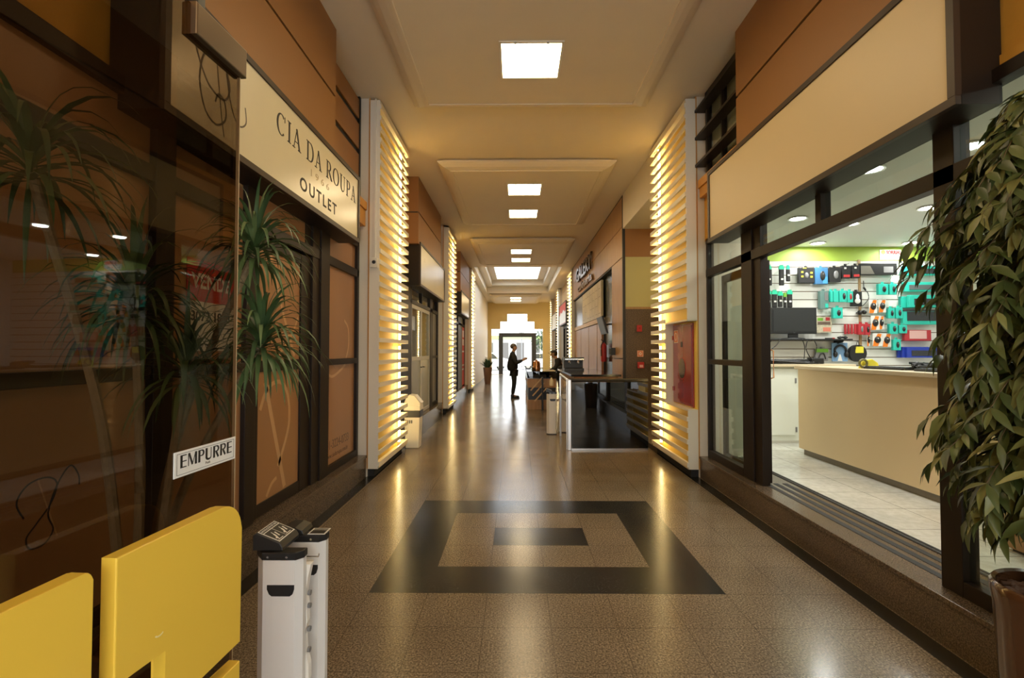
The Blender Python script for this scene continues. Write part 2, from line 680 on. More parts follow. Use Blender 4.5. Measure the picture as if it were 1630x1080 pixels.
doorglass = glass('tinted_door_glass', (.50, .44, .37), ior=1.36)
smoke = glass('black_glass', (.02, .02, .02), ior=1.75)
frosted = glass('frosted_glass', (.5, .5, .45), rough=.2, frost=.85)
skyglass = glass('skylight_glass', (.95, .97, 1.0))
watchglass = glass('shop_glass', (.86, .90, .86))

# ------------------------------------------------------------------ floor
XL, XR = -1.97, 2.36            # shopfront glazing planes
CZ = 4.72                       # corridor ceiling
b = MB()
bm = b.bm
xs = [-2.3, -1.855, -1.735] + [-.946 + .38 * i for i in range(-2, 9)] + [2.115, 2.237, 2.75]
xs = sorted(set(round(v, 4) for v in xs if v <= -1.855 or v >= -1.735))
ys = [-4.0] + [3.131 + .382 * j for j in range(0, 6)] + [33.5]
for i in range(len(xs) - 1):
    for j in range(len(ys) - 1):
        f = bm.faces.new([bm.verts.new((x, y, 0)) for x, y in ((xs[i], ys[j]), (xs[i + 1], ys[j]), (xs[i + 1], ys[j + 1]), (xs[i], ys[j + 1]))])
        cx = (xs[i] + xs[i + 1]) / 2
        ci = int(math.floor((cx + .946) / .38 + 1e-6))
        rj = j - 1
        if -1.855 < cx < -1.735 or 2.115 < cx < 2.237:
            f.material_index = 2
        elif 0 <= ci < 6 and 0 <= rj < 5 and (ci in (0, 5) or rj in (0, 4) or (rj == 2 and ci in (2, 3))):
            f.material_index = 1
floor = struct(b.build('floor', [floorl, floord, floorb]))
b = MB()
b.box(2.75, 5.4, 7.45, 9.8, -.03, 0)
struct(b.build('floor_lobby', floorl))

# granite steps under the shopfronts
b = MB()
for y0, y1 in ((-3.5, 5.97), (7.5, 12.05), (13.6, 18.3)):
    b.box(-2.6, -1.85, y0, y1, 0, .235)
    b.box(-2.6, -1.838, y0, y1, .235, .268, .004)
struct(b.build('trim_1', stepstone))
b = MB()
b.box(2.245, 2.70, -3.5, 5.97, 0, .232)
b.box(2.235, 2.70, -3.5, 5.97, .232, .262, .004)
st = struct(b.build('trim_2', stepstone))
b = MB()
for x in (2.40, 2.49, 2.58):
    b.box(x, x + .045, 2.70, 4.75, .262, .2645)
b.build('anti_slip_strip', mat('anti_slip_grey', (.035, .035, .033), .8), st)

# ------------------------------------------------------------------ walls and ceiling
b = MB()
b.box(-2.75, -2.6, -4, 31.7, 0, 5.3)
b.box(-2.6, -2.06, -4, 18.3, 2.92, CZ)
struct(b.build('wall_left', orange))
b = MB()                       # the bright side wall under the skylight
b.box(-2.6, -1.86, 19.8, 31.5, 0, 5.2)
struct(b.build('wall_left_far', white))
b = MB()
b.box(2.40, 2.6, -4, 5.97, 2.99, CZ)
b.box(2.37, 2.40, -4, 5.97, 2.925, 3.0)
struct(b.build('wall_right', [orange]))
b = MB()
b.box(-2.75, -1.7, -4.15, -4, 0, 5.2); b.box(2.1, 2.75, -4.15, -4, 0, 5.2); b.box(-1.7, 2.1, -4.15, -4, 3.0, 5.2)
struct(b.build('wall_rear', white))
# ceiling with the opening of the skylight
b = MB()
b.box(-2.75, 2.75, -4.1, 17.3, CZ, CZ + .12)
b.box(-2.75, 2.75, 26.8, 31.7, CZ, CZ + .12)
b.box(-2.75, -1.60, 17.3, 26.8, CZ, CZ + .12)
b.box(1.72, 2.75, 17.3, 26.8, CZ, CZ + .12)
b.box(-1.60, 1.72, 17.3, 18.2, CZ, CZ + .12)
b.box(-1.60, 1.72, 26.3, 26.8, CZ, CZ + .12)
struct(b.build('ceiling', ceilp))
b = MB()                       # stepped coffer
for (x0, x1, y0, y1, xa, xb, ya, yb, z0, z1) in ((-1.60, 1.72, 18.2, 26.3, -1.30, 1.42, 18.7, 25.6, CZ + .12, 5.04), (-1.30, 1.42, 18.7, 25.6, -1.0, 1.10, 19.2, 25.2, 5.08, 5.3)):
    t = .1
    b.box(x0 - t, x0, y0 - t, y1 + t, z0, z1)
    b.box(x1, x1 + t, y0 - t, y1 + t, z0, z1)
    b.box(x0, x1, y0 - t, y0, z0, z1)
    b.box(x0, x1, y1, y1 + t, z0, z1)
    b.box(x0 - t, xa, y0 - t, y1 + t, z1, z1 + .04)
    b.box(xb, x1 + t, y0 - t, y1 + t, z1, z1 + .04)
    b.box(xa, xb, y0 - t, ya, z1, z1 + .04)
    b.box(xa, xb, yb, y1 + t, z1, z1 + .04)
sk = struct(b.build('trim_3', white))
b = MB()
b.box(-1.1, 1.2, 19.1, 25.3, 5.35, 5.36)
b.build('skylight_pane', skyglass, sk)

# dropped ceiling panels with a cove edge
def slab(n, y0, y1, x0=-1.30, x1=1.645):
    prof = [(.08, CZ), (.08, CZ - .035), (0, CZ - .04), (0, CZ - .06), (.035, CZ - .085), (.09, CZ - .115), (.16, CZ - .135), (.19, CZ - .137), (.195, CZ - .15), (.225, CZ - .152), (.23, CZ - .14), (.27, CZ - .14)]
    b = MB()
    rings = [[b.bm.verts.new(p) for p in ((x0 + i, y0 + i, z), (x1 - i, y0 + i, z), (x1 - i, y1 - i, z), (x0 + i, y1 - i, z))] for i, z in prof]
    for r0, r1 in zip(rings, rings[1:]):
        for k in range(4):
            j = (k + 1) % 4
            b.bm.faces.new((r0[k], r0[j], r1[j], r1[k]))
    b.bm.faces.new(rings[-1])
    return struct(b.build('trim_%d' % n, ceilp))

for n, (y0, y1) in enumerate(((-3.3, .5), (2.15, 6.08), (7.86, 11.7), (13.38, 17.1))):
    slab(4 + n, y0, y1)
slab(8, 26.75, 31.0, -1.5, 1.40)

cl = None
for y, x, lab in ((-2.3, .15, 'added ceiling light panel in the unseen dropped panel behind the entrance'), (3.3, .15, 'square ceiling light panel just above the entrance, out of the top of the view'),  # the rear panel, behind the view, is added to light the foreground
                  (4.97, .15, 'large square lit ceiling panel with two small clips, nearest the entrance'),
                  (8.99, .15, 'square lit ceiling panel at the front of the second dropped ceiling panel'),
                  (10.58, .15, 'square lit ceiling panel at the back of the second dropped ceiling panel'),
                  (14.65, .15, 'small-looking lit panel at the front of the third dropped ceiling panel, before the skylight'),
                  (15.98, .15, 'small-looking lit panel at the back of the third dropped ceiling panel, next to the skylight'),
                  (27.6, -.04, 'tiny-looking lit ceiling panel just beyond the skylight'),
                  (29.0, -.04, 'tiny-looking lit ceiling panel farthest away, above the street entrance'),
                  (8.6, 3.7, 'added square lit ceiling panel of the side lobby, unseen behind the right light box')):  # unseen lobby panel, added to brighten the granite wall there
    if cl is None:
        cl = thing('ceiling_light', lab, 'ceiling light', (x, y, 4.58 if x < 1 else 4.03), 'square panels of light along the corridor ceiling')
        b = MB()
        h = .31
        for s in (-1, 1):
            b.box(x + s * h - .012, x + s * h + .012, y - h - .012, y + h + .012, 4.565, 4.582)
            b.box(x - h, x + h, y + s * h - .012, y + s * h + .012, 4.565, 4.582)
        b.build('rim', offw, cl)
        b = MB()
        b.box(x - h + .012, x + h - .012, y - h + .012, y + h - .012, 4.570, 4.578)
        b.build('diffuser', led, cl)
        for s in (-1, 1):
            b = MB()
            b.box(x + s * .16 - .012, x + s * .16 + .012, y - h - .02, y - h + .012, 4.558, 4.566, .002)
            b.build('clip', steel, cl)
    else:
        dup(cl, (x, y, 4.58 if x < 1 else 4.03), label=lab)

# ------------------------------------------------------------------ slatted light boxes on the piers
def light_box(side, y0, y1, label, niche=None, z0=.10, z1=4.69, tube_at=None):
    """side -1 = left wall; slats face the corridor; niche = (y_near, y_far, z0, z1) leaves room for a cabinet."""
    xf = -1.69 if side < 0 else 2.09
    s = side
    D = .135
    X = lambda d: xf + s * d          # d = depth into the wall
    t = thing('slatted_light_box', label, 'light box', (X(D / 2), (y0 + y1) / 2, z0), 'slatted light boxes along the corridor')
    def bx(b, d0, d1, a0, a1, c0, c1, bev=0):
        p, q = sorted((X(d0), X(d1)))
        return b.box(p, q, a0, a1, c0, c1, bev)
    spans = [(z0, z1)] if not niche else [(z0, niche[2]), (niche[3], z1)]
    b = MB()
    for a, c in spans:
        bx(b, .012, D, y0, y0 + .02, a, c)
    if niche:
        ny0, ny1, nz0, nz1 = niche
        bx(b, .012, D, ny1, ny1 + .02, nz0, nz1)                 # white cheek of the niche
        bx(b, .012, D, y0, ny1, nz0 - .02, nz0)
        bx(b, .012, D, y0, ny1, nz1, nz1 + .02)
    bx(b, .012, D, y0, y1, z1 - .03, z1)
    bx(b, .012, D, y0, y1, z0, z0 + .02)
    b.build('casing', offw, t)
    b = MB()
    if niche:
        bx(b, D - .012, D, y0 + .02, y1 - .02, z0, nz0 - .02)
        bx(b, D - .012, D, y0 + .02, y1 - .02, nz1 + .02, z1)
        bx(b, D - .012, D, ny1 + .02, y1 - .02, nz0 - .02, nz1 + .02)
        bx(b, D - .012, D, y0, ny1, nz0, nz1)
    else:
        bx(b, D - .012, D, y0 + .02, y1 - .02, z0, z1)
    b.build('back_panel', yellowin, t)
    b = MB()
    n = int((z1 - z0 - .05) / .139)
    for k in range(n + 1):
        zc = z0 + .03 + k * .139
        a0 = y0 - .006
        if niche and nz0 - .03 < zc + .027 and zc < nz1 + .02:
            a0 = ny1
        bx(b, -.006, .014, a0, y1 + .012, zc, zc + .054)
        bx(b, .014, D, y1 - .006, y1 + .012, zc, zc + .054)
    b.build('slatting', slatw, t)
    yt = y1 - .21
    m = max(2, int((z1 - z0) / 1.22))
    L = (z1 - z0 - .12) / m
    for k in range(m):
        zz = z0 + .06 + k * L
        b = MB()
        b.cyl((X(.075), yt, zz + .03), (X(.075), yt, zz + L - .03), .016, n=12)
        b.build('lamp_tube', tubem, t)
    for k in range(m + 1):
        zz = z0 + .06 + k * L
        b = MB()
        b.box(X(.075) - .02, X(.075) + .02, yt - .02, yt + .02, zz - .03, zz + .03)
        b.build('lamp_holder', offw, t)
    return t

def pier(name, side, y0, y1):
    b = MB()
    if side < 0:
        b.box(-2.6, -1.84, y0 + .02, y1 - .02, 0, CZ)
    else:
        b.box(2.24, 2.95, y0 + .02, y1 - .02, 0, CZ)
    o = struct(b.build(name, white))
    b = MB()                         # thin yellow joint between pier and light box
    if side < 0:
        b.box(-1.845, -1.826, y0 + .012, y0 + .03, .1, CZ)
    else:
        b.box(2.226, 2.245, y0 + .012, y0 + .03, .1, CZ)
    b.build('joint_strip', orangetrim, o)
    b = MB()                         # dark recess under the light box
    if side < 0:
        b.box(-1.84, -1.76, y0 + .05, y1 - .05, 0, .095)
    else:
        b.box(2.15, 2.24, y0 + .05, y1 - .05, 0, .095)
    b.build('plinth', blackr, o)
    return o

pier('pillar_1', -1, 5.96, 7.5)
pier('pillar_2', 1, 5.96, 7.5)
pier('pillar_3', -1, 12.05, 13.6)
pier('pillar_4', -1, 18.3, 19.8)
pier('pillar_5', 1, 18.45, 19.9)
pier('pillar_6', 1, 24.4, 25.4)
pier('pillar_7', 1, 29.4, 30.4)
NICHE = (5.96, 6.83, .83, 1.92)
light_box(-1, 5.96, 7.5, 'tall glowing slatted light box beside the clothing outlet, nearest on the left wall')
light_box(1, 5.96, 7.5, 'tall glowing slatted light box with a notch for the red fire hose cabinet', NICHE)
light_box(-1, 12.05, 13.6, 'glowing slatted light box beyond the white glass double door')
light_box(-1, 18.3, 19.8, 'glowing slatted light box just beyond the red door banner, by the potted plant')
light_box(1, 18.45, 19.9, 'glowing slatted light box at the far end of the wood-clad cafe wall')
light_box(1, 24.4, 25.4, 'narrow glowing slatted light box between the red sign and the pale far sign')
light_box(1, 29.4, 30.4, 'narrow glowing slatted light box nearest the street entrance on the right')

# fire hose cabinet in the notch
t = thing('fire_hose_cabinet', 'red fire hose cabinet with a round window in the notch of the light box', 'fire cabinet', (2.21, 6.45, .84))
b = MB(); b.box(2.195, 2.212, 6.04, 6.80, .845, 1.905, .003); b.build('cabinet_rim', redcab, t)
b = MB(); b.box(2.186, 2.196, 6.07, 6.77, .875, 1.875, .003); d = b.build('door', redcab, t)
b = MB(); b.cyl((2.187, 6.41, 1.32), (2.182, 6.41, 1.32), .135, n=32); b.build('round_window', mat('cabinet_window', (.10, .10, .09), .08, coat=1), d)
b = MB(); b.lathe([(.135, 0), (.145, .003), (.135, .006)], (0, 0, 0), 32)
bmesh.ops.transform(b.bm, matrix=Matrix.Translation((2.187, 6.41, 1.32)) @ Matrix.Rotation(-PI / 2, 4, 'Y'), verts=b.bm.verts)
b.build('window_ring', redpl, d)
b = MB(); b.box(2.178, 2.187, 6.38, 6.44, 1.60, 1.67, .004); b.build('latch', blackm, d)
b = MB(); b.cyl((2.18, 6.76, 1.0), (2.18, 6.76, 1.06), .01); b.cyl((2.18, 6.76, 1.7), (2.18, 6.76, 1.76), .01); b.build('hinge', redcab, d)
b = MB(); b.box(2.184, 2.187, 6.56, 6.72, 1.66, 1.83); st_ = b.build('sticker', paper, d)
b = MB(); b.box(2.1825, 2.184, 6.57, 6.71, 1.67, 1.82); b.build('sticker_face', mat('sticker_orange', (.6, .16, .06), .5), st_)
b = MB(); b.ribbon(arc(0, 0, .04, .05, 0, 360, 20), .012, on_right(6.64, 1.745, 2.1825), 0, .001); b.build('hose_symbol', paper, st_)

# ------------------------------------------------------------------ left shopfront (clothing outlet)
W1 = sroot('window_1', 'brown filmed shopfront glazing of the clothing outlet', 'shopfront', (XL, 3.0, .268))
def lbox(b, y0, y1, z0, z1, d0=-.05, d1=.02, bev=.003):
    return b.box(XL + d0, XL + d1, y0, y1, z0, z1, bev)
b = MB()
for y0, y1, d in ((5.90, 5.965, .02), (4.78, 5.0, .03), (4.62, 4.80, .012), (4.50, 4.64, -.01), (3.47, 3.60, .02), (2.575, 2.72, .03), (1.25, 1.34, .02), (-.2, -.1, .02)):
    lbox(b, y0, y1, .268, 2.92, -.06, d)
lbox(b, -3, 5.95, 2.46, 2.55)
lbox(b, -3, 5.95, 2.83, 2.92)
for y0, y1 in ((5.0, 5.9), (2.72, 3.47), (-.1, 1.25), (1.34, 2.575)):
    lbox(b, y0, y1, .268, .345)
    lbox(b, y0, y1, 1.40, 1.465)
b.build('bronze_framing', frame, W1)
for y0, y1 in ((5.0, 5.9), (2.72, 3.47), (1.34, 2.575), (-.1, 1.25)):
    b = MB(); b.box(XL - .03, XL - .015, y0, y1, .345, 1.40); b.build('filmed_pane', film, W1)
    b = MB(); b.box(XL - .03, XL - .015, y0, y1, 1.465, 2.46); b.build('filmed_pane', film, W1)
for y0, y1 in ((-3, 2.6), (2.72, 3.47), (3.6, 4.5), (5.0, 5.9)):
    b = MB(); b.box(XL - .03, XL - .015, y0, y1, 2.55, 2.83); b.build('transom_pane', film, W1)
D1 = sroot('door_1', 'bronze framed door with brown filmed panes in the outlet shopfront', 'door', (XL, 4.05, .268))
b = MB()
for y0, y1 in ((3.60, 3.69), (4.41, 4.50)):
    b.box(XL - .05, XL - .005, y0, y1, .275, 2.44, .003)
for z0, z1 in ((.275, .37), (1.385, 1.475), (2.35, 2.44)):
    b.box(XL - .05, XL - .008, 3.69, 4.41, z0, z1, .003)
b.build('door_stiles', frame, D1)
b = MB(); b.box(XL - .035, XL - .02, 3.69, 4.41, .37, 1.385); b.build('filmed_pane', film, D1)
b = MB(); b.box(XL - .035, XL - .02, 3.69, 4.41, 1.475, 2.35); b.build('filmed_pane', film, D1)
b = MB()                              # pale script monogram printed across the film
M = on_left(3.7, .37, XL - .02)
b.ribbon(spline([(.05, .72), (.16, .88), (.36, .92), (.50, .80), (.53, .55), (.40, .30), (.34, .22)]), .035, M, 0, .001)
b.ribbon([(.12, .93), (.46, .02)], .05, M, 0, .001)
b.ribbon(spline([(.16, .02), (.24, .10), (.32, .13)]), .03, M, 0, .001)
b.build('script_print', filmlight, D1)
b = MB()
M = on_left(3.7, 1.475, XL - .02)
b.ribbon(spline([(.18, .86), (.40, .40), (.62, .03)]), .035, M, 0, .001)
b.ribbon(spline([(.30, .03), (.45, .12), (.60, .26), (.68, .38)]), .025, M, 0, .001)
b.build('script_print', filmlight, D1)
b = MB()
M = on_left(5.0, .345, XL - .015)
b.ribbon(spline([(.02, .98), (.2, .93), (.42, .98), (.60, 1.05)]), .03, M, 0, .001)
M = on_left(5.0, 1.465, XL - .015)
b.ribbon(spline([(.62, .0), (.70, .15), (.68, .35), (.55, .44)]), .03, M, 0, .001)
b.build('script_print', filmlight, W1)
letter('41-3224-0733', .135, on_left(5.06, .50, XL - .015), filmdark, W1, 'phone_lettering', extrude=.001, width=.66)
letter('www.ciadaroupa.com.br', .075, on_left(5.06, .405, XL - .015), filmdark, W1, 'address_lettering', extrude=.001, width=.64)
b = MB()
M = on_left(1.93, .80, XL - .015) @ Matrix.Scale(.6, 4)
b.ribbon(spline([(.03, .12), (-.02, .24), (.05, .34), (.18, .36), (.26, .30), (.22, .17), (.12, .06), (.05, -.02), (.08, -.10), (.18, -.10), (.24, -.02), (.20, .1), (.26, .28), (.36, .40), (.43, .32), (.44, .24)]), .012, M, 0, .001)
b.build('script_print', ink, W1)
b = MB()
b.ribbon([(.12, .36), (.27, -.08)], .012, M, 0, .001)
b.build('script_print', filmlight, W1)
# sale notice stuck on the film
t = thing('sale_notice', 'red and white sale notice stuck on the brown film behind the tinted glass door', 'sign', (XL - .012, 3.1, 1.55))
b = MB(); b.box(XL - .014, XL - .010, 2.88, 3.37, 1.86, 2.12); b.build('red_field', redp, t)
b = MB(); b.box(XL - .014, XL - .010, 2.88, 3.37, 1.55, 1.86); b.build('white_field', paper, t)
letter('VENDE', .13, on_left(2.92, 1.945, XL - .010), paper, t, extrude=.001, width=.40, offset=.003)
letter('3072 1818', .085, on_left(2.92, 1.74, XL - .010), ink, t, extrude=.001, width=.40, offset=.002)

# ------------------------------------------------------------------ shop signs (light boxes over the shopfronts)
def sign(side, y0, y1, z0, z1, label, face, xf=None, cat='shop sign', back=None):
    xf = (-1.75 if side < 0 else 2.15) if xf is None else xf
    xb = (XL - .06 if side < 0 else XR + .02) if back is None else back
    t = thing('shop_sign', label, cat, (xb, (y0 + y1) / 2, z0))
    s = -side                        # towards the corridor
    w = .045
    b = MB()
    p, q = sorted((xb, xf - s * .03))
    b.box(p, q, y0, y1, z0, z1)
    t_case = b.build('case', frame, t)
    b = MB()
    p, q = sorted((xf - s * .035, xf))
    b.box(p, q, y0, y1, z0, z0 + w, .002); b.box(p, q, y0, y1, z1 - w, z1, .002)
    b.box(p, q, y0, y0 + w, z0 + w, z1 - w, .002); b.box(p, q, y1 - w, y1, z0 + w, z1 - w, .002)
    b.build('sign_rim', framelt, t)
    b = MB()
    p, q = sorted((xf - s * .032, xf - s * .012))
    b.box(p, q, y0 + w, y1 - w, z0 + w, z1 - w)
    b.build('face_panel', face, t)
    return t

t = sign(-1, 2.36, 5.36, 2.755, 3.49, 'long cream shop sign lettered CIA DA ROUPA OUTLET over the brown outlet', signcream)
XF = -1.762
b = MB()
hh = .165
n = serif_word('CIA DA ROUPA', hh, on_left(3.50, 3.165, XF), b, gap=.17)
kx = 1.74 / n
for v in b.bm.verts:
    v.co.y = 3.50 + (v.co.y - 3.50) * kx
b.build('name_lettering', ink, t)
letter('1 9 6 6', .085, on_left(4.10, 3.055, XF), inktan, t, 'year_lettering', extrude=.001, width=.40)
letter('OUTLET', .15, on_left(3.89, 2.875, XF), ink, t, 'outlet_lettering', extrude=.001, width=.80, offset=.003, spacing=1.35)
b = MB()
M = on_left(2.52, 2.86, XF)
b.ribbon(spline([(.14, .50), (.08, .56), (.06, .47), (.10, .34), (.20, .22), (.34, .20), (.40, .30), (.34, .42), (.24, .44), (.15, .36), (.12, .20), (.17, .06), (.27, .02), (.36, .09), (.35, .19), (.29, .21), (.26, .15)]), .013, M, 0, .001)
b.ribbon(spline([(.24, .60), (.27, .40), (.32, .10), (.35, -.02)]), .009, M, 0, .001)
b.ribbon(spline([(.33, .60), (.36, .40), (.42, .20), (.50, .12), (.58, .17), (.57, .27)]), .011, M, 0, .001)
b.build('monogram', inkbrown, t)

sign(1, 2.36, 5.43, 2.76, 3.56, 'long blank tan shop sign over the electronics shop', signface)
t = sign(-1, 8.80, 11.78, 2.74, 3.55, 'cream shop sign with glare over the white glass double door', signcream)
letter('A', .12, on_left(9.2, 3.25, XF), inktan, t, 'name_lettering', extrude=.001)
sign(-1, 15.4, 18.1, 2.74, 3.50, 'small-looking cream shop sign over the red door banner', signcream)
t = sign(1, 20.8, 24.0, 2.75, 3.75, 'red shop sign with white wave beyond the wood-clad cafe wall', redp, xf=2.12, back=2.44)
b = MB()
M = on_right(23.95, 2.80, 2.132)
b.prism([(0, .02), (3.1, .02), (3.1, .55), (2.6, .48), (2.0, .62), (1.3, .50), (.7, .58), (0, .40)], M, 0, .003)
b.build('wave_print', paper, t)
sign(1, 25.9, 29.0, 2.75, 3.65, 'pale shop sign farthest along the right wall', paper, xf=2.12, back=2.44)

# brown fascia cladding above the signs
def cladding(n, side, y0, y1, zs, xf, xb, m=brownlam):
    b = MB()
    for z0, z1 in zs:
        p, q = sorted((xf, xb))
        b.box(p, q, y0, y1, z0, z1)
    o = struct(b.build('trim_%d' % n, m))
    b = MB()
    p, q = sorted((xf + side * .02, xb))
    b.box(p, q, y0 + .01, y1 - .01, zs[0][0] + .01, zs[-1][1] - .001)
    b.build('joint_backing', ink, o)
    return o

cladding(10, -1, 2.35, 4.68, ((3.42, 4.03), (4.055, CZ)), -1.775, -2.06)
cladding(11, 1, 2.35, 4.75, ((3.5, 4.045), (4.07, CZ)), 2.175, 2.40)
cladding(12, -1, 8.7, 11.3, ((3.5, 4.06), (4.085, CZ)), -1.775, -2.06)
cladding(13, -1, 15.3, 18.25, ((3.45, 4.06), (4.085, CZ)), -1.775, -2.06)
# recessed boards beside the left pillar
cladding(14, -1, 4.70, 5.93, ((3.40, 3.99), (4.06, 4.37), (4.44, 4.68)), -1.955, -2.06)
b = MB()
b.box(-2.05, -1.945, 5.93, 5.97, 2.92, CZ)
struct(b.build('trim_15', ink))
# orange ledges beside the pillars
b = MB()
b.box(-2.06, -1.86, 4.68, 5.97, 3.30, 3.40)
b.box(-2.06, -1.88, 4.68, 5.97, 3.10, 3.30)
struct(b.build('trim_16', orangetrim))
b = MB()
b.box(2.25, 2.40, 4.75, 5.97, 3.56, 3.66)
b.box(2.27, 2.40, 4.75, 5.97, 3.44, 3.56)
struct(b.build('trim_17', orangetrim))
b = MB(); b.box(2.33, 2.40, 5.4, 5.97, 2.9, 3.44); struct(b.build('trim_18', orange))
b = MB(); b.box(-2.06, -1.95, 5.3, 5.97, 2.92, 3.10); struct(b.build('trim_19', orange))

# louvred clerestory above the electronics shop
W3 = sroot('window_3', 'black louvred clerestory window beside the right light box', 'window', (2.33, 5.3, 3.66))
b = MB()
for y0, y1 in ((4.75, 4.79), (5.42, 5.45), (5.84, 5.89)):
    b.box(2.32, 2.38, y0, y1, 3.66, CZ)
b.box(2.32, 2.38, 4.75, 5.9, 4.65, CZ); b.box(2.32, 2.38, 4.75, 5.9, 3.66, 3.70)
b.build('window_bars', frame, W3)
b = MB()
for z in (3.82, 4.16, 4.50):
    b.box(2.21, 2.34, 4.76, 5.95, z, z + .03)
b.build('louvre_blades', frame, W3)
b = MB(); b.box(2.345, 2.352, 4.8, 5.88, 3.68, 4.68); b.build('pane', watchglass, W3)
b = MB(); b.box(2.385, 2.395, 4.78, 5.9, 3.66, 4.70); b.build('blind', mat('blind_grey', (.42, .38, .33), .7, noise=(3, .4)), W3)

# ------------------------------------------------------------------ right shopfront (electronics shop)
W2 = sroot('window_2', 'bronze framed glazing of the electronics shop', 'shopfront', (XR, 3.0, .262))
def rbox(b, y0, y1, z0, z1, d0=-.03, d1=.05, bev=.003):
    return b.box(XR + d0, XR + d1, y0, y1, z0, z1, bev)
b = MB()
for y0, y1, d in ((5.92, 5.965, -.02), (4.80, 5.02, -.03), (4.66, 4.82, -.012), (2.575, 2.705, -.03), (1.2, 1.3, -.02), (-.1, 0, -.02)):
    rbox(b, y0, y1, .262, 2.90, d, .06)
rbox(b, -3, 5.95, 2.455, 2.55); rbox(b, -3, 5.95, 2.86, 2.93)
rbox(b, 3.70, 3.77, 2.55, 2.86)
for y0, y1 in ((5.02, 5.92), (1.3, 2.575), (0, 1.2)):
    rbox(b, y0, y1, .262, .345)
rbox(b, 5.02, 5.92, 1.39, 1.45)
b.build('bronze_framing', frame, W2)
for y0, y1, z0, z1 in ((5.02, 5.92, .345, 1.39), (5.02, 5.92, 1.45, 2.455), (1.3, 2.575, .345, 2.455), (0, 1.2, .345, 2.455)):
    b = MB(); b.box(XR + .005, XR + .011, y0, y1, z0, z1); b.build('pane', watchglass, W2)
for y0, y1 in ((5.02, 5.92), (3.77, 4.66), (2.705, 3.70), (-.1, 2.575)):
    b = MB(); b.box(XR + .005, XR + .011, y0, y1, 2.55, 2.86); b.build('transom_pane', watchglass, W2)
D2 = sroot('door_2', 'sliding glass door pushed open behind the fixed pane of the electronics shop', 'door', (XR + .1, 5.1, .262))
b = MB()
for y0, y1 in ((4.73, 4.80), (5.68, 5.75)):
    b.box(XR + .075, XR + .115, y0, y1, .27, 2.44, .003)
b.box(XR + .075, XR + .115, 4.80, 5.68, .27, .36, .003); b.box(XR + .075, XR + .115, 4.80, 5.68, 2.35, 2.44, .003); b.box(XR + .075, XR + .115, 4.80, 5.68, 1.39, 1.45, .003)
b.build('door_stiles', frame, D2)
b = MB(); b.box(XR + .092, XR + .098, 4.80, 5.68, .36, 2.35); b.build('pane', watchglass, D2)
b = MB(); b.tube([(XR + .12, 4.75, 1.28), (XR + .15, 4.75, 1.29), (XR + .15, 4.75, 1.55), (XR + .12, 4.75, 1.56)], .008); b.build('door_handle', brass, D2)

# ------------------------------------------------------------------ interior of the electronics shop
b = MB(); b.box(2.70, 7.7, -1.2, 7.32, .20, .262)
struct(b.build('floor_shop', shoptile))
b = MB(); b.box(2.68, 2.703, 2.7, 5.9, .262, .2665); b.box(2.715, 2.735, 2.7, 5.9, .262, .2665)
struct(b.build('trim_20', [blackr]))
b = MB(); b.box(2.42, 7.75, -1.3, 7.45, 3.12, 3.2)
struct(b.build('ceiling_shop', shopceil))
b = MB(); b.box(2.95, 7.75, 7.32, 7.45, .26, 3.12)
struct(b.build('wall_shop_back', shopwhite))
b = MB(); b.box(7.6, 7.75, -1.2, 7.32, .26, 3.12); b.box(2.42, 7.75, -1.3, -1.2, .26, 3.12)
struct(b.build('wall_shop_side', shopwhite))
b = MB()                              # slat board: planks with grooves between
z = 2.906
k = 0
zz = [.262]
while zz[-1] < 2.85:
    zz.append(round(2.814 - .1235 * (21 - len(zz)), 4)) if len(zz) > 1 else zz.append(.344)
zz = [.262] + [2.814 - .1235 * i for i in range(20, -1, -1)] + [2.905]
for a, c in zip(zz, zz[1:]):
    if c - a > .02:
        b.box(2.95, 7.6, 7.29, 7.32, a + .006, c - .006, .0)
sw = struct(b.build('wall_slatboard', boardw))
b = MB(); b.box(2.95, 7.6, 7.305, 7.319, .262, 2.905); b.build('groove_backing', groove, sw)
b = MB(); b.box(2.95, 7.6, 7.305, 7.321, 2.905, 3.119); struct(b.build('trim_21', lime))
b = MB(); b.box(5.13, 5.165, 7.277, 7.30, .262, 2.92); struct(b.build('trim_22', mat('cover_strip', (.42, .28, .13), .5)))

dl = None
for x, y, lab in ((4.37, 7.02, 'round recessed downlight nearest the slat board, above the black mouse packs'), (5.69, 7.0, 'round recessed downlight above the smile notice'),
                  (3.32, 5.70, 'round recessed downlight seen through the far transom pane'), (4.50, 5.28, 'round recessed downlight above the middle of the electronics counter'),
                  (3.46, 3.68, 'round recessed downlight seen beside the post behind the leafy tree'), (5.8, 4.4, 'round recessed downlight deep in the electronics shop, behind the leaves'), (3.4, 1.6, 'round recessed downlight nearest the entrance in the electronics shop'), (5.6, 2.2, 'round recessed downlight at the entrance corner of the electronics shop'),
                  (5.15, 5.85, 'round recessed downlight in the second row, over the middle of the shop counter aisle'), (3.05, 4.15, 'round recessed downlight just inside the open shop entrance'), (4.1, 5.95, 'round recessed downlight over the far end of the cream counter')):
    if dl is None:
        dl = thing('downlight', lab, 'ceiling light', (x, y, 3.119), 'downlights of the electronics shop')
        b = MB(); b.lathe([(.075, 0), (.105, -.004), (.11, -.012), (.105, -.018), (.085, -.014), (.075, 0)], (x, y, 3.12), 28); b.build('trim_ring', shopwhite, dl, True)
        b = MB(); b.lathe([(0, -.016), (.05, -.015), (.078, -.009)], (x, y, 3.12), 28); b.build('lamp', downm, dl, True)
    else:
        dup(dl, (x, y, 3.119), label=lab)

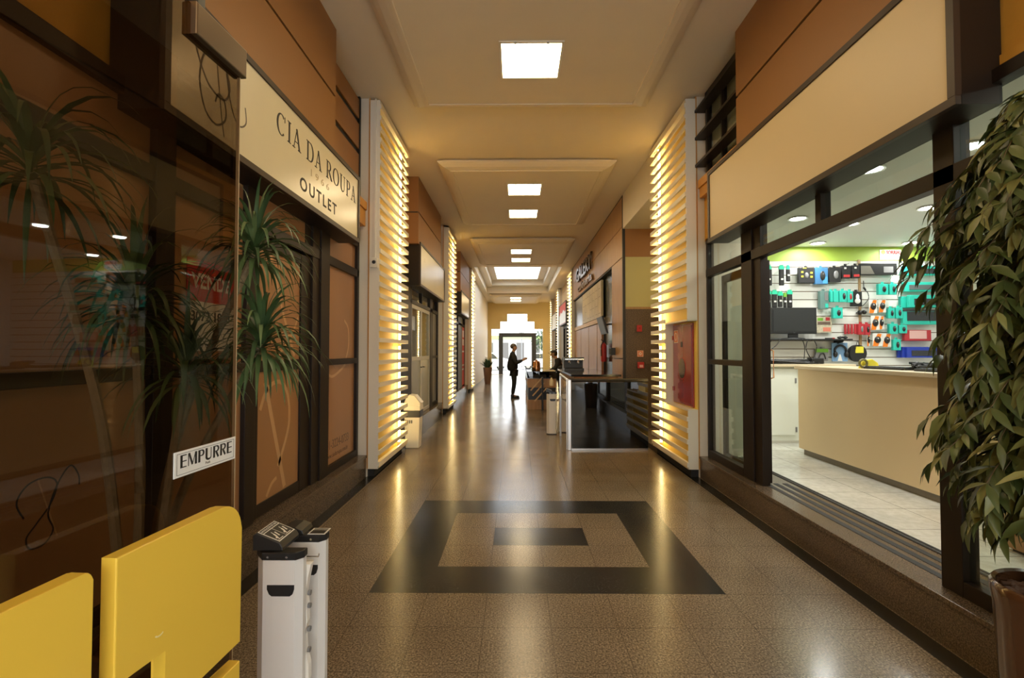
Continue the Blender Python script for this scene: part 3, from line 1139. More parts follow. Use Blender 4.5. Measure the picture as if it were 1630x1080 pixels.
# counter
t = thing('shop_counter', 'long cream laminate sales counter in the electronics shop', 'counter', (3.8, 4.4, .262))
b = MB(); b.box(3.56, 4.0, 1.4, 6.16, .33, 1.32, .003); b.build('front_body', cream, t)
b = MB(); b.box(3.59, 3.98, 1.42, 6.10, .262, .33); b.build('kickboard', mat('kick_grey', (.22, .19, .15), .6), t)
b = MB(); b.box(3.535, 4.15, 1.38, 6.20, 1.32, 1.362, .006); b.build('worktop', creamt, t)
t = thing('return_cabinet', 'pale white counter cabinet with a hinged door at the far end of the cream counter', 'cabinet', (3.85, 7.0, .262))
b = MB(); b.box(3.42, 4.6, 6.82, 7.2, .30, 1.33); b.box(3.42, 3.50, 6.78, 6.82, .262, 1.33); b.build('carcass', cabw, t)
b = MB(); b.box(3.51, 3.90, 6.795, 6.82, .38, 1.30, .002); d = b.build('door', cabw, t)
b = MB(); b.box(3.885, 3.905, 6.785, 6.797, 1.10, 1.17); b.box(3.885, 3.905, 6.785, 6.797, .42, .49); b.build('hinge', greym, d)
b = MB(); b.cyl((3.54, 6.795, .95), (3.54, 6.785, .95), .008); b.build('keyhole', greym, d)
b = MB(); b.box(3.52, 4.6, 6.81, 7.15, .262, .30); b.build('plinth', mat('plinth_pale', (.5, .48, .4), .6), t)
b = MB(); b.box(3.38, 4.7, 6.74, 7.27, 1.33, 1.365, .004); b.build('worktop', creamt, t)
# low glass display case by the window
t = thing('display_case', 'low glass display case on a wooden base behind the leafy tree', 'display case', (3.45, 2.6, .262))
b = MB(); b.box(3.17, 3.50, 1.7, 3.22, .285, .40, .004); b.build('base', wooddoor, t)
b = MB(); b.box(3.20, 3.48, 1.75, 3.18, .262, .285); b.build('foot_rail', blackr, t)
b = MB()
for x, y in ((3.18, 3.20), (3.48, 3.20), (3.18, 1.72), (3.48, 1.72)):
    b.box(x - .012, x + .012, y - .012, y + .012, .40, 1.1)
b.box(3.17, 3.49, 1.71, 3.21, 1.1, 1.12)
b.build('corner_posts', woodrail, t)
b = MB(); b.box(3.176, 3.180, 1.73, 3.19, .40, 1.1); b.box(3.18, 3.48, 3.198, 3.202, .40, 1.1); b.build('pane', clear, t)
b = MB(); b.box(3.19, 3.47, 1.74, 3.18, .72, .726); b.build('glass_shelf', clear, t)

# ------------------------------------------------------------------ goods on the slat board
WY = 7.288                       # face of the slat board

def hook(t, x, z, y=7.15):
    b = MB(); b.tube([(x, WY, z + .012), (x, y, z + .012), (x, y - .02, z + .022)], .003, 6)
    b.build('hook', steel, t)

# cable packs under green header cards
CG = 'cable packs hanging under green headers'
for x0, x1, z0, z1, col, lab in (
        (3.70, 3.79, 2.52, 2.82, greenh, 'cable pack with green header, leftmost of the top row by the door post'),
        (3.895, 3.97, 2.52, 2.82, greenh, 'long cable pack with green header, second in the top row'),
        (4.0, 4.06, 2.58, 2.82, greenh, 'short cable pack with bright green header, third in the top row'),
        (3.70, 3.77, 2.19, 2.45, greenh, 'cable pack with light green header, leftmost of the row over the monitor'),
        (3.79, 3.86, 2.19, 2.45, greenh, 'cable pack with green header, second in the row over the monitor'),
        (3.875, 3.94, 2.20, 2.43, greenh, 'cable pack with red and white label, middle of the row over the monitor'),
        (3.957, 4.0, 2.19, 2.41, greenc, 'narrow cable pack with leaf green header, fourth in the row over the monitor'),
        (4.012, 4.085, 2.19, 2.45, greenh, 'cable pack with green header, last of the row over the monitor')):
    t = thing('cable_pack', lab, 'cable pack', ((x0 + x1) / 2, WY - .08, z0), CG)
    xm = (x0 + x1) / 2
    hw = .039 if x1 - x0 > .06 else .024
    b = MB(); b.prism([(-hw, 0), (hw, 0), (hw, .03), (hw * .5, .065), (-hw * .5, .065), (-hw, .03)], on_front(xm, z1 - .06, WY - .10), -.012, .012); b.build('header_card', col, t)
    b = MB(); b.box(x0, x1, WY - .115, WY - .085, z0, z1 - .055, .012); b.build('coiled_cable', blackr, t)
    b = MB(); b.box(xm - .015, xm + .018, WY - .119, WY - .114, z0 + .08, z0 + .105); b.build('price_label', paper, t)
    hook(t, xm, z1 - .01)

def pack(x0, x1, z0, z1, body, lab, cat, grp, depth=.05, y=None, name='mouse_pack', motif=None, motif_mat=None, head=True, side=None):
    y = WY - .10 if y is None else y
    t = thing(name, lab, cat, ((x0 + x1) / 2, y, z0), grp)
    b = MB(); b.box(x0, x1, y, y + depth, z0, z1, .004); b.build('carton', body, t)
    if side:
        b = MB(); b.box(x0 - .002, x0 + .004, y + .004, y + depth - .003, z0 + .004, z1 - .004); b.build('side_panel', side, t)
    xm, zm = (x0 + x1) / 2, (z0 + z1) / 2
    w, h = x1 - x0, z1 - z0
    if motif == 'mouse':
        b = MB(); b.ball((xm + w * .08, y - .002, zm), (w * .2, .014, h * .28)); m_ = b.build('mouse', motif_mat, t, True)
        b = MB(); b.box(xm + w * .08 - .004, xm + w * .08 + .004, y - .018, y - .012, zm + h * .06, zm + h * .17); b.build('wheel', greym, m_)
    if motif == 'board':
        b = MB(); b.box(x0 + w * .14, x1 - w * .06, y - .008, y, z0 + h * .18, z1 - h * .30, .002); b.build('keyboard', motif_mat, t)
    if head:
        b = MB(); b.box(xm - .02, xm + .02, y + depth * .4, y + depth * .5, z1, z1 + .03); b.build('hang_tab', body, t)
        hook(t, xm, z1 + .005)
    return t

BG = 'black boxed mice on the upper row'
t = pack(4.19, 4.42, 2.56, 2.79, blackm, 'black mouse pack with four yellow squares on the upper row', 'mouse pack', BG)
b = MB()
for x, z in ((4.24, 2.72), (4.24, 2.655), (4.375, 2.71), (4.375, 2.65)):
    b.box(x - .016, x + .016, WY - .104, WY - .10, z - .013, z + .013)
b.box(4.25, 4.30, WY - .104, WY - .10, 2.772, 2.786)
b.build('yellow_squares', yellowg, t)
b = MB(); b.ball((4.305, WY - .10, 2.67), (.03, .012, .045)); b.build('mouse', greym, t, True)
t = pack(4.43, 4.62, 2.54, 2.79, blueb, 'blue and black mouse pack on the upper row', 'mouse pack', BG, motif='mouse', motif_mat=blackm)
b = MB(); b.box(4.54, 4.61, WY - .105, WY - .10, 2.55, 2.65); b.build('blue_patch', mat('blue_patch', (.06, .30, .55), .4), t)
pack(4.64, 4.81, 2.57, 2.79, blackm, 'black mouse pack with grey outline next to the blue pack', 'mouse pack', BG, motif='mouse', motif_mat=greym)
for x0, x1, z0, z1, lab in ((4.83, 4.95, 2.625, 2.815, 'small black mouse pack with red stripe left of the long black box'), (4.98, 5.09, 2.63, 2.82, 'small black mouse pack with red stripe touching the long black box')):
    t = pack(x0, x1, z0, z1, blackm, lab, 'mouse pack', BG)
    b = MB(); b.box(x0 + .02, x1 - .01, WY - .104, WY - .10, z0 + .02, z0 + .055); b.build('red_stripe', redp, t)
    b = MB(); b.box(x0 + .03, x0 + .06, WY - .104, WY - .10, z1 - .05, z1 - .025); b.build('price_label', paper, t)
t = pack(5.10, 5.64, 2.68, 2.85, blackm, 'long black boxed keyboard with a silver corner on the top row', 'keyboard box', None, name='keyboard_box', head=False)
b = MB(); b.prism([(0, 0), (.20, 0), (.14, .12), (0, .12)], on_front(5.105, 2.69, WY - .10), 0, .002); b.build('silver_print', steel, t)
b = MB(); b.box(5.44, 5.58, WY - .103, WY - .10, 2.71, 2.80); b.build('print', greym, t)
TG = 'teal boxed keyboards on the right of the slat board'
pack(5.73, 6.24, 2.67, 2.81, teal, 'teal keyboard carton topmost of the keyboard column', 'keyboard box', TG, name='keyboard_box', motif='board', motif_mat=kbd, head=False)
pack(5.74, 6.24, 2.43, 2.57, teal, 'teal keyboard carton second from the top of the column', 'keyboard box', TG, name='keyboard_box', motif='board', motif_mat=mat('keyboard_mid', (.11, .13, .13), .5), head=False)
pack(5.76, 6.26, 2.19, 2.37, teal, 'teal keyboard carton in front of another, third down the column', 'keyboard box', TG, name='keyboard_box', motif='board', motif_mat=kbd, head=False, y=WY - .16)
pack(5.70, 6.20, 2.19, 2.36, teal, 'teal keyboard carton mostly covered by the third one of the column', 'keyboard box', TG, name='keyboard_box', head=False, side=tealdk, y=WY - .08)
t = pack(5.71, 6.24, 1.94, 2.16, teal, 'large teal keyboard carton with a wide dark keyboard, lowest of the teal column', 'keyboard box', TG, name='keyboard_box', head=False)
b = MB(); b.box(5.71, 6.25, WY - .104, WY - .10, 2.135, 2.16); b.box(5.77, 6.25, WY - .108, WY - .10, 1.995, 2.13, .002); b.build('keyboard', kbd, t)
t = pack(4.50, 4.62, 2.17, 2.44, mat('slim_grey_teal', (.12, .22, .20), .45), 'slim grey green accessory box left of the teal mouse cartons', 'accessory box', None, name='accessory_box', depth=.06)
b = MB(); b.box(4.565, 4.615, WY - .104, WY - .10, 2.30, 2.42); b.build('print', greym, t)
b = MB(); b.box(4.57, 4.615, WY - .105, WY - .10, 2.19, 2.25); b.build('teal_print', teal, t)
# teal mouse cartons
MG = 'teal boxed mice on the slat board'
for x0, x1, z0, z1, c, y, lab in (
        (4.635, 4.67, 2.275, 2.435, None, .10, 'teal mouse carton at the back of the row beside the slim box'),
        (4.675, 4.745, 2.272, 2.438, None, .11, 'teal mouse carton squeezed second in the row beside the slim box'),
        (4.755, 4.862, 2.27, 2.44, blackm, .12, 'teal mouse carton with black mouse at the front of the row beside the red-mouse carton'),
        (4.87, 4.95, 2.265, 2.43, redpl, .12, 'teal mouse carton showing a red mouse'),
        (4.67, 4.81, 2.03, 2.19, blackm, .10, 'teal mouse carton hanging alone below the row, above the magazine'),
        (5.34, 5.48, 2.38, 2.54, blackm, .10, 'teal mouse carton right of the hanging black cable'),
        (5.50, 5.61, 2.38, 2.54, blackm, .10, 'teal mouse carton just left of the second teal keyboard carton'),
        (5.475, 5.57, 2.03, 2.18, blackm, .10, 'teal mouse carton right of the topmost orange blister pair'),
        (5.585, 5.685, 2.03, 2.19, blackm, .10, 'teal mouse carton beside the lowest large keyboard carton'),
        (5.49, 5.61, 1.80, 1.95, blackm, .10, 'teal mouse carton right of the middle orange blister pair'),
        (5.63, 5.745, 1.81, 1.93, blackm, .10, 'teal mouse carton above the red keyboard carton'),
        (5.54, 5.65, 1.56, 1.72, blackm, .10, 'teal mouse carton lowest on the board, left of the blue cartons')):
    pack(x0, x1, z0, z1, teal, lab, 'mouse box', MG, name='mouse_box', motif='mouse' if c else None, motif_mat=c, y=WY - y - .03, side=tealdk, depth=.05)
t = pack(4.965, 5.115, 2.21, 2.43, blackm, 'black pouch showing a white mouse beside the wooden cover strip', 'mouse pack', None)
b = MB(); b.ball((5.05, WY - .10, 2.29), (.042, .012, .04)); b.ball((5.05, WY - .10, 2.345), (.026, .01, .05)); b.build('mouse', paper, t, True)
# orange blister packs
OG = 'orange and white blister packs'
for x0, x1, z0, z1, y, lab in ((5.215, 5.335, 2.11, 2.31, .1, 'orange blister pack upper left of the orange group'), (5.355, 5.465, 2.12, 2.31, .1, 'orange blister pack upper right of the orange group'),
                               (5.225, 5.35, 1.86, 2.07, .12, 'orange blister pack left in the middle row of the orange group'), (5.362, 5.44, 1.87, 2.07, .09, 'narrow-looking orange blister pack right in the middle row of the orange group'),
                               (5.20, 5.24, 1.62, 1.81, .07, 'orange blister pack edge peeping out behind the lower left one'),
                               (5.245, 5.385, 1.62, 1.81, .12, 'orange blister pack left in the lowest row of the orange group'), (5.405, 5.53, 1.61, 1.81, .1, 'orange blister pack right in the lowest row, by a teal carton')):
    t = thing('blister_pack', lab, 'blister pack', ((x0 + x1) / 2, WY - y, z0), OG)
    w, h = x1 - x0, z1 - z0
    M = on_front(x0, z0, WY - y)
    b = MB(); b.prism([(0, 0), (w, 0), (w, h), (0, h)], M, -.003, .0); b.build('backing_card', paper, t)
    b = MB(); b.prism([(0, 0), (w * .55, 0), (w * .95, h * .95), (w * .55, h * .98), (w * .1, h * .4)], M, 0, .002); b.build('orange_print', orangeb, t)
    b = MB(); b.ball((x0 + w * .5, WY - y - .006, z0 + h * .5), (w * .33, .025, h * .26)); b.build('webcam', blackm, t, True)
    b = MB(); b.ball((x0 + w * .45, WY - y - .03, z0 + h * .6), (.012, .006, .012)); b.build('lens', chrome, t, True)
    hook(t, x0 + w / 2, z1 - .02)
# red packs
RG = 'red packs hanging one behind the other'
for i, lab in enumerate(('red pack farthest back in the red row', 'red pack second from the back in the red row', 'red pack third from the back in the red row', 'red pack just behind the front red pair')):
    pack(4.885 + i * .035, 4.915 + i * .035, 1.80, 1.95, redc, lab, 'mouse pack', RG, y=WY - .05 - .02 * i, depth=.02, head=False)
pack(5.03, 5.115, 1.79, 1.95, redc, 'red pack with a grey mouse at the front of the red row', 'mouse pack', RG, motif='mouse', motif_mat=greym, y=WY - .14)
pack(5.12, 5.20, 1.785, 1.945, redc, 'red pack with a dark mouse next to the orange blister packs', 'mouse pack', RG, motif='mouse', motif_mat=blackm, y=WY - .14)
t = pack(5.73, 6.12, 1.70, 1.86, redc, 'red keyboard carton with a white print behind the leaves', 'keyboard box', None, name='keyboard_box', head=False)
b = MB(); b.box(5.80, 6.05, WY - .104, WY - .10, 1.73, 1.85); b.build('white_print', mat('pink_print', (.75, .45, .42), .5), t)
for i, (x, lab) in enumerate(((5.66, 'blue keyboard carton at the back of the blue stack'), (5.69, 'blue keyboard carton in the middle of the blue stack'), (5.73, 'blue keyboard carton at the front of the blue stack'))):
    t = pack(x, x + .45, 1.45, 1.61 - .004 * i, bluec, lab, 'keyboard box', 'blue boxed keyboards', name='keyboard_box', head=False, y=WY - .06 - .04 * i, depth=.035, motif='board' if i == 2 else None, motif_mat=kbd)
# clear bag of mixed small items
t = thing('sticker_pack', 'clear pack of mixed printed cards hanging right of the monitor', 'pack', (4.57, WY - .05, 1.82))
b = MB(); b.box(4.46, 4.69, WY - .06, WY - .05, 1.82, 2.06, .003); b.build('sleeve', mat('sleeve', (.55, .50, .36), .3, noise=(40, .5)), t)
for i, (x0, x1, z0, z1, c) in enumerate(((4.48, 4.56, 2.0, 2.04, greenc), (4.60, 4.66, 2.0, 2.05, redc), (4.48, 4.67, 1.94, 1.985, mat('card_dark', (.15, .10, .07), .5, noise=(60, .8))), (4.56, 4.67, 1.84, 1.90, mat('card_coral', (.70, .22, .14), .5)))):
    b = MB(); b.box(x0, x1, WY - .063, WY - .060, z0, z1); b.build('printed_card', c, t)
hook(t, 4.575, 2.05)
# smile, you are on camera
t = thing('camera_notice', 'white notice with red SORRIA lettering and a smiling face on the lime band', 'sign', (5.63, 7.30, 2.92))
b = MB(); b.box(5.47, 5.79, 7.296, 7.304, 2.92, 3.075, .002); b.build('board', paper, t)
letter('SORRIA!', .068, on_front(5.563, 3.010, 7.296), redp, t, extrude=.001, width=.212, offset=.005)
letter('VOCÊ ESTÁ', .034, on_front(5.545, 2.972, 7.296), ink, t, 'small_lettering', extrude=.001, width=.18)
letter('SENDO FILMADO', .034, on_front(5.50, 2.935, 7.296), ink, t, 'small_lettering', extrude=.001, width=.27)
b = MB(); b.cyl((5.52, 7.296, 3.035), (5.52, 7.293, 3.035), .032, n=24); f = b.build('smiley', mat('smiley_orange', (.90, .42, .03), .5), t)
b = MB(); b.ribbon(arc(5.52, 3.035, .018, .018, 200, 340, 8), .005, basis((1, 0, 0), (0, 0, 1), (0, -1, 0), (0, 7.293, 0)), 0, .001); b.box(5.508, 5.513, 7.2915, 7.293, 3.04, 3.05); b.box(5.526, 5.531, 7.2915, 7.293, 3.04, 3.05); b.build('face', ink, f)
# cable with a plug and a small webcam hanging over the cover strip
t = thing('hanging_cable', 'thin black cable with a plug hanging beside the wooden cover strip', 'cable', (5.2, WY - .03, 2.2))
b = MB(); b.tube(spline([(5.19, WY - .03, 2.60), (5.20, WY - .03, 2.48), (5.25, WY - .03, 2.42), (5.26, WY - .03, 2.33), (5.20, WY - .03, 2.25), (5.16, WY - .03, 2.22)]), .005, 6); b.build('wire', blackm, t)
b = MB(); b.tube([(5.19, WY - .03, 2.50), (5.22, WY - .03, 2.46)], .013, 8); b.build('plug', blackm, t)
t = thing('webcam', 'small round black webcam hanging over the wooden cover strip above the red packs', 'webcam', (5.13, WY - .06, 2.09))
b = MB(); b.ball((5.10, WY - .07, 2.12), .035); b.ball((5.165, WY - .07, 2.125), .032); b.build('housing', blackm, t, True)
b = MB(); b.box(5.09, 5.18, WY - .06, WY, 2.11, 2.13); b.build('clip', blackm, t)
# shelf, monitor and bits on the shelf
t = thing('wall_shelf', 'thin black shelf carrying the monitor on the slat board', 'shelf', (4.26, WY - .12, 1.70))
b = MB(); b.box(3.60, 4.86, WY - .26, WY, 1.705, 1.725, .002); b.build('shelf_board', blackm, t)
b = MB()
for x in (3.7, 4.75):
    b.prism([(0, 0), (.22, 0), (.22, -.02), (.0, -.07)], basis((0, -1, 0), (0, 0, 1), (1, 0, 0), (x, WY, 1.705)), 0, .006)
b.build('bracket', blackm, t)
t = thing('monitor', 'black flat screen monitor on the shelf of the slat board', 'monitor', (4.07, WY - .13, 1.726))
b = MB(); b.box(3.74, 4.40, WY - .17, WY - .13, 1.80, 2.185, .006); b.build('housing', blackm, t)
b = MB(); b.box(3.765, 4.375, WY - .1735, WY - .169, 1.835, 2.165); b.build('screen', screenm, t)
b = MB(); b.box(4.00, 4.14, WY - .15, WY - .12, 1.74, 1.82, .004); b.build('neck', blackm, t)
b = MB(); b.lathe([(0, 0), (.17, 0), (.165, .01), (.06, .022), (0, .024)], (4.07, WY - .14, 1.7262), 28); bmesh.ops.scale(b.bm, vec=(1, .62, 1), space=Matrix.Translation((-4.07, -(WY - .14), 0)), verts=b.bm.verts); b.build('foot', blackm, t, True)
letter('LG', .02, on_front(4.06, 1.812, WY - .171), greym, t, 'badge', extrude=.0005)
t = thing('pen_set', 'slim black and red item lying on the monitor shelf', 'gadget', (4.58, WY - .2, 1.7255))
b = MB(); b.box(4.50, 4.60, WY - .21, WY - .19, 1.7255, 1.741, .003); b.build('body', blackm, t)
b = MB(); b.box(4.60, 4.635, WY - .21, WY - .19, 1.7255, 1.743, .003); b.build('tip', redpl, t)
t = thing('game_pad', 'small dark controller lying on the right end of the monitor shelf', 'controller', (4.75, WY - .2, 1.7255))
b = MB(); b.ball((4.71, WY - .2, 1.744), (.035, .03, .0185)); b.ball((4.79, WY - .2, 1.744), (.035, .03, .0185)); b.box(4.70, 4.80, WY - .225, WY - .185, 1.733, 1.762, .006); b.build('body', blackm, t, True)
b = MB()
for x in (4.715, 4.78, 4.795):
    b.cyl((x, WY - .205, 1.76), (x, WY - .205, 1.77), .007)
b.build('buttons', greym, t)
t = thing('power_adapter', 'small black adapter at the left end of the monitor shelf', 'adapter', (3.66, WY - .2, 1.7255))
b = MB(); b.box(3.63, 3.69, WY - .22, WY - .17, 1.7255, 1.775, .006); b.build('body', blackm, t)
b = MB(); b.tube(spline([(3.69, WY - .2, 1.74), (3.78, WY - .24, 1.732), (3.86, WY - .22, 1.731), (3.92, WY - .25, 1.731)]), .004, 6); b.build('lead', blackm, t)
t = thing('monitor_cables', 'black cables looping down from the monitor to the counter', 'cable', (4.2, WY - .27, 1.37))
for p in ([(4.12, WY - .28, 1.72), (4.15, WY - .285, 1.60), (4.14, WY - .28, 1.42)], [(4.20, WY - .28, 1.72), (4.17, WY - .285, 1.58), (4.24, WY - .28, 1.44), (4.30, WY - .27, 1.42)], [(4.28, WY - .28, 1.72), (4.32, WY - .285, 1.62), (4.30, WY - .28, 1.50), (4.26, WY - .28, 1.42)], [(3.80, WY - .28, 1.71), (3.74, WY - .285, 1.63), (3.62, WY - .28, 1.54)]):
    b = MB(); b.tube(spline(p), .006, 6); b.build('lead', blackm, t)
# hanging packs under the shelf
t = pack(4.42, 4.61, 1.40, 1.58, greym, 'grey pack with a green header above the counter', 'accessory box', None, name='accessory_pack', y=WY - .09, depth=.03)
b = MB(); b.box(4.42, 4.61, WY - .094, WY - .09, 1.53, 1.582); b.build('green_header', greenc, t)
b = MB(); b.tube(spline([(4.46, WY - .095, 1.42), (4.49, WY - .10, 1.50), (4.54, WY - .10, 1.51), (4.57, WY - .095, 1.43)]), .008, 6); b.build('cable', blackm, t)
t = thing('headset_pack', 'clear blue pack with a black headset hanging above the counter', 'headset', (4.785, WY - .08, 1.40))
b = MB(); b.box(4.67, 4.90, WY - .085, WY - .07, 1.395, 1.67, .003); b.build('blue_card', mat('pale_blue_card', (.20, .36, .58), .4), t)
b = MB(); b.tube([(4.785 + .085 * math.cos(a), WY - .10, 1.545 + .085 * math.sin(a)) for a in [math.radians(200 - i * 22) for i in range(11)]], .016, 8); b.build('headband', blackm, t, True)
b = MB(); b.ball((4.705, WY - .11, 1.50), (.03, .03, .045)); b.ball((4.865, WY - .11, 1.50), (.03, .03, .045)); b.build('earcups', blackm, t, True)
b = MB(); b.prism([(-.035, 0), (.035, 0), (.008, .10), (-.008, .10)], on_front(4.785, 1.40, WY - .086), 0, .002); b.build('white_print', paper, t)
hook(t, 4.785, 1.66)
t = thing('disc_wallet', 'round black and yellow disc wallet hanging above the counter', 'disc wallet', (5.04, WY - .08, 1.40))
b = MB(); b.cyl((5.04, WY - .11, 1.515), (5.04, WY - .05, 1.515), .125, n=36); b.build('pouch', blackr, t)
b = MB(); b.box(4.995, 5.115, WY - .116, WY - .109, 1.52, 1.615, .003); b.build('yellow_card', yellowg, t)
b = MB(); b.tube(spline([(4.99, WY - .115, 1.56), (5.01, WY - .12, 1.66), (5.03, WY - .12, 1.70), (5.05, WY - .115, 1.62)]), .004, 6); b.build('cord', blackm, t)

# things lying on the counters
def tangle(name, lab, x0, x1, y0, y1, z, n, r, h, cat='cable', m=blackm):
    t = thing(name, lab, cat, ((x0 + x1) / 2, (y0 + y1) / 2, z))
    for k in range(n):
        pts = [(RND.uniform(x0, x1), RND.uniform(y0, y1), z + r + RND.uniform(0, h) * (0 if i in (0, 6) else 1)) for i in range(7)]
        b = MB(); b.tube(spline(pts, 6), r, 6); b.build('cable_loop', m, t, True)
    return t

t = tangle('cable_tangle', 'tangle of black cables and adapters on the far white cabinet', 3.46, 4.36, 6.80, 7.02, 1.366, 8, .012, .05)
for x0, x1, h in ((3.50, 3.62, .05), (3.95, 4.12, .07), (4.16, 4.34, .085)):
    b = MB(); b.box(x0, x1, 6.86, 6.98, 1.366, 1.366 + h, .012); b.build('adapter', blackm, t)
t = tangle('cable_coil', 'black cable coil lying on the cream counter below the disc wallet', 3.70, 3.98, 4.56, 4.68, 1.363, 7, .013, .06)
t = thing('yellow_gadget', 'yellow and black gadget lying on the cream counter', 'gadget', (3.80, 5.25, 1.363))
b = MB(); b.prism([(-.10, 0), (.10, 0), (.08, .06), (.02, .10), (-.08, .08)], on_front(3.80, 1.363, 5.28), 0, .05, .006); b.build('body', yellowg, t)
b = MB(); b.tube([(3.70 + .04 * math.cos(a * PI / 6), 5.2, 1.418 + .04 * math.sin(a * PI / 6)) for a in range(13)], .012, 8); b.build('ring', mat('olive_plastic', (.18, .16, .05), .5), t, True)
KB = None
for x, y, rz, lab in ((3.78, 4.95, .1, 'black keyboard lying on the far part of the cream counter'), (3.74, 4.28, -.06, 'black keyboard lying on the middle of the cream counter'), (3.76, 3.62, .03, 'black keyboard lying on the near part of the cream counter, behind the leaves')):
    if KB is None:
        KB = thing('keyboard', lab, 'keyboard', (0, 0, 0), 'keyboards on the cream counter')
        b = MB(); b.box(-.08, .08, -.23, .23, 0, .022, .005); b.build('body', blackm, KB)
        b = MB()
        for i in range(5):
            for j in range(15):
                b.box(-.068 + i * .027, -.068 + i * .027 + .022, -.215 + j * .029, -.215 + j * .029 + .024, .022, .029)
        b.build('keys', kbd, KB)
        b = MB(); b.box(.072, .078, -.05, .05, .022, .0235); b.build('badge', steel, KB)
        place(KB, (x, y, 1.3625), rz)
    else:
        dup(KB, (x, y, 1.3625), rz, lab)

# ------------------------------------------------------------------ foreground: open glass door
GD = Vector((-.059, -.998, 0)).normalized()          # from the free edge back towards the entrance
GL = Vector((-.072, -.997, 0)).normalized()
GE = Vector((-.935, 1.60, 0))
t = thing('glass_door', 'open tinted glass door with a bronze corner patch and a white push plate', 'glass door', (GE.x + GD.x * .45, GE.y + GD.y * .45, 0))
MD = basis(-GD, (0, 0, 1), Vector((0, 0, 1)).cross(GD) * 1.0, (GE.x, GE.y, 0))
nrm = Vector(MD.col[2][:3])
if nrm.x < 0:
    MD = basis(-GD, (0, 0, 1), -nrm, (GE.x, GE.y, 0))
def door_box(b, u0, u1, v0, v1, w0, w1, bev=0):
    s0 = len(b.bm.verts)
    b.prism([(u0, v0), (u1, v0), (u1, v1), (u0, v1)], MD, w0, w1, bev)
    return b
b = MB(); door_box(b, -.90, 0, .012, 2.56, -.005, .005); b.build('pane', doorglass, t)
b = MB(); door_box(b, -.0022, .0014, .03, 2.47, -.0052, .0052); b.build('polished_edge', mat('glass_edge', (.55, .42, .25), .2, coat=.5), t)
b = MB(); door_box(b, -.23, .006, 2.47, 2.565, -.024, .024, .004); pt = b.build('patch_fitting', mat('bronze_metal', (.22, .16, .10), .28, .8), t)
b = MB(); door_box(b, -.225, -.19, 2.565, 2.61, -.02, .02, .003); b.build('pivot', blackm, pt)
b = MB(); door_box(b, -.90, .0, 0, .10, -.02, .02, .003); b.build('bottom_rail', frame, t)
b = MB(); door_box(b, -.93, -.90, 0, 2.6, -.025, .025, .003); b.build('hinge_stile', frame, t)
p = MB(); door_box(p, -.268, -.004, 1.196, 1.268, .005, .0085, .001); pl = p.build('push_plate', paper, t)
b = MB(); bold_word('EMPURRE', .036, MD @ Matrix.Translation((-.246, 1.2205, .0085)), b, .222); b.build('lettering', ink, pl)
M2 = MD @ Matrix.Translation((-.145, 1.2095, .0085))
letter('Push', .011, M2, inkbrown, pl, 'small_lettering', extrude=.0005)
b = MB()
for u0, u1, v0, v1 in ((-.259, -.013, 1.2605, 1.2615), (-.259, -.013, 1.2025, 1.2035), (-.259, -.258, 1.2025, 1.2615), (-.014, -.013, 1.2025, 1.2615)):
    door_box(b, u0, u1, v0, v1, .0085, .009)
b.build('border_line', ink, pl)

# yellow block letters beside the door
LE = Vector((-.803, 1.421, 0))
ML = basis(-GL, (0, 0, 1), Vector((.997, -.072, 0)).normalized(), (LE.x, LE.y, 0))
def letter_block(lab, poly, u_off, holes=(), name='block_letter'):
    t = thing(name, lab, 'sign letter', tuple(ML @ Vector((u_off + .2, 0, -.02))), 'yellow block letters beside the glass door')
    M = ML @ Matrix.Translation((u_off, 0, 0))
    b = MB()
    b.prism(poly, M, -.036, 0, .003)
    return t, b.build('body', ylet, t), M
H = 1.118
# letter with a rounded shoulder: outline with its slot cut in from the left foot, all in one polygon
rr = .085
sh = arc(.411 - rr, H - rr, rr, rr, 0, 90, 8)
P1 = [(0, .85), (.137, .85), (.137, 0), (.411, 0), (.411, .65), (.20, .65), (.20, .705), (.411, .705)] + sh + [(0, H)]
t, o, M = letter_block('yellow block letter with a rounded shoulder and a slot, nearer the umbrella bag stand', P1, -.411)
b = MB(); b.ribbon(arc(.115, .90, .012, .008, 200, 330, 8), .0035, M, 0, .0006); b.build('scratch', ylite, t)
PA = [(0, 0), (.44, 0), (.44, H - .02)] + arc(.42, H - .02, .02, .02, 0, 90, 5) + [(0, H)]
t, o, M = letter_block('yellow block letter with a square corner, at the left edge of the view', PA, -.902)
b = MB(); b.ribbon([(.27, .93), (.285, .955)], .004, M, 0, .0006); b.build('scratch', ylite, t)

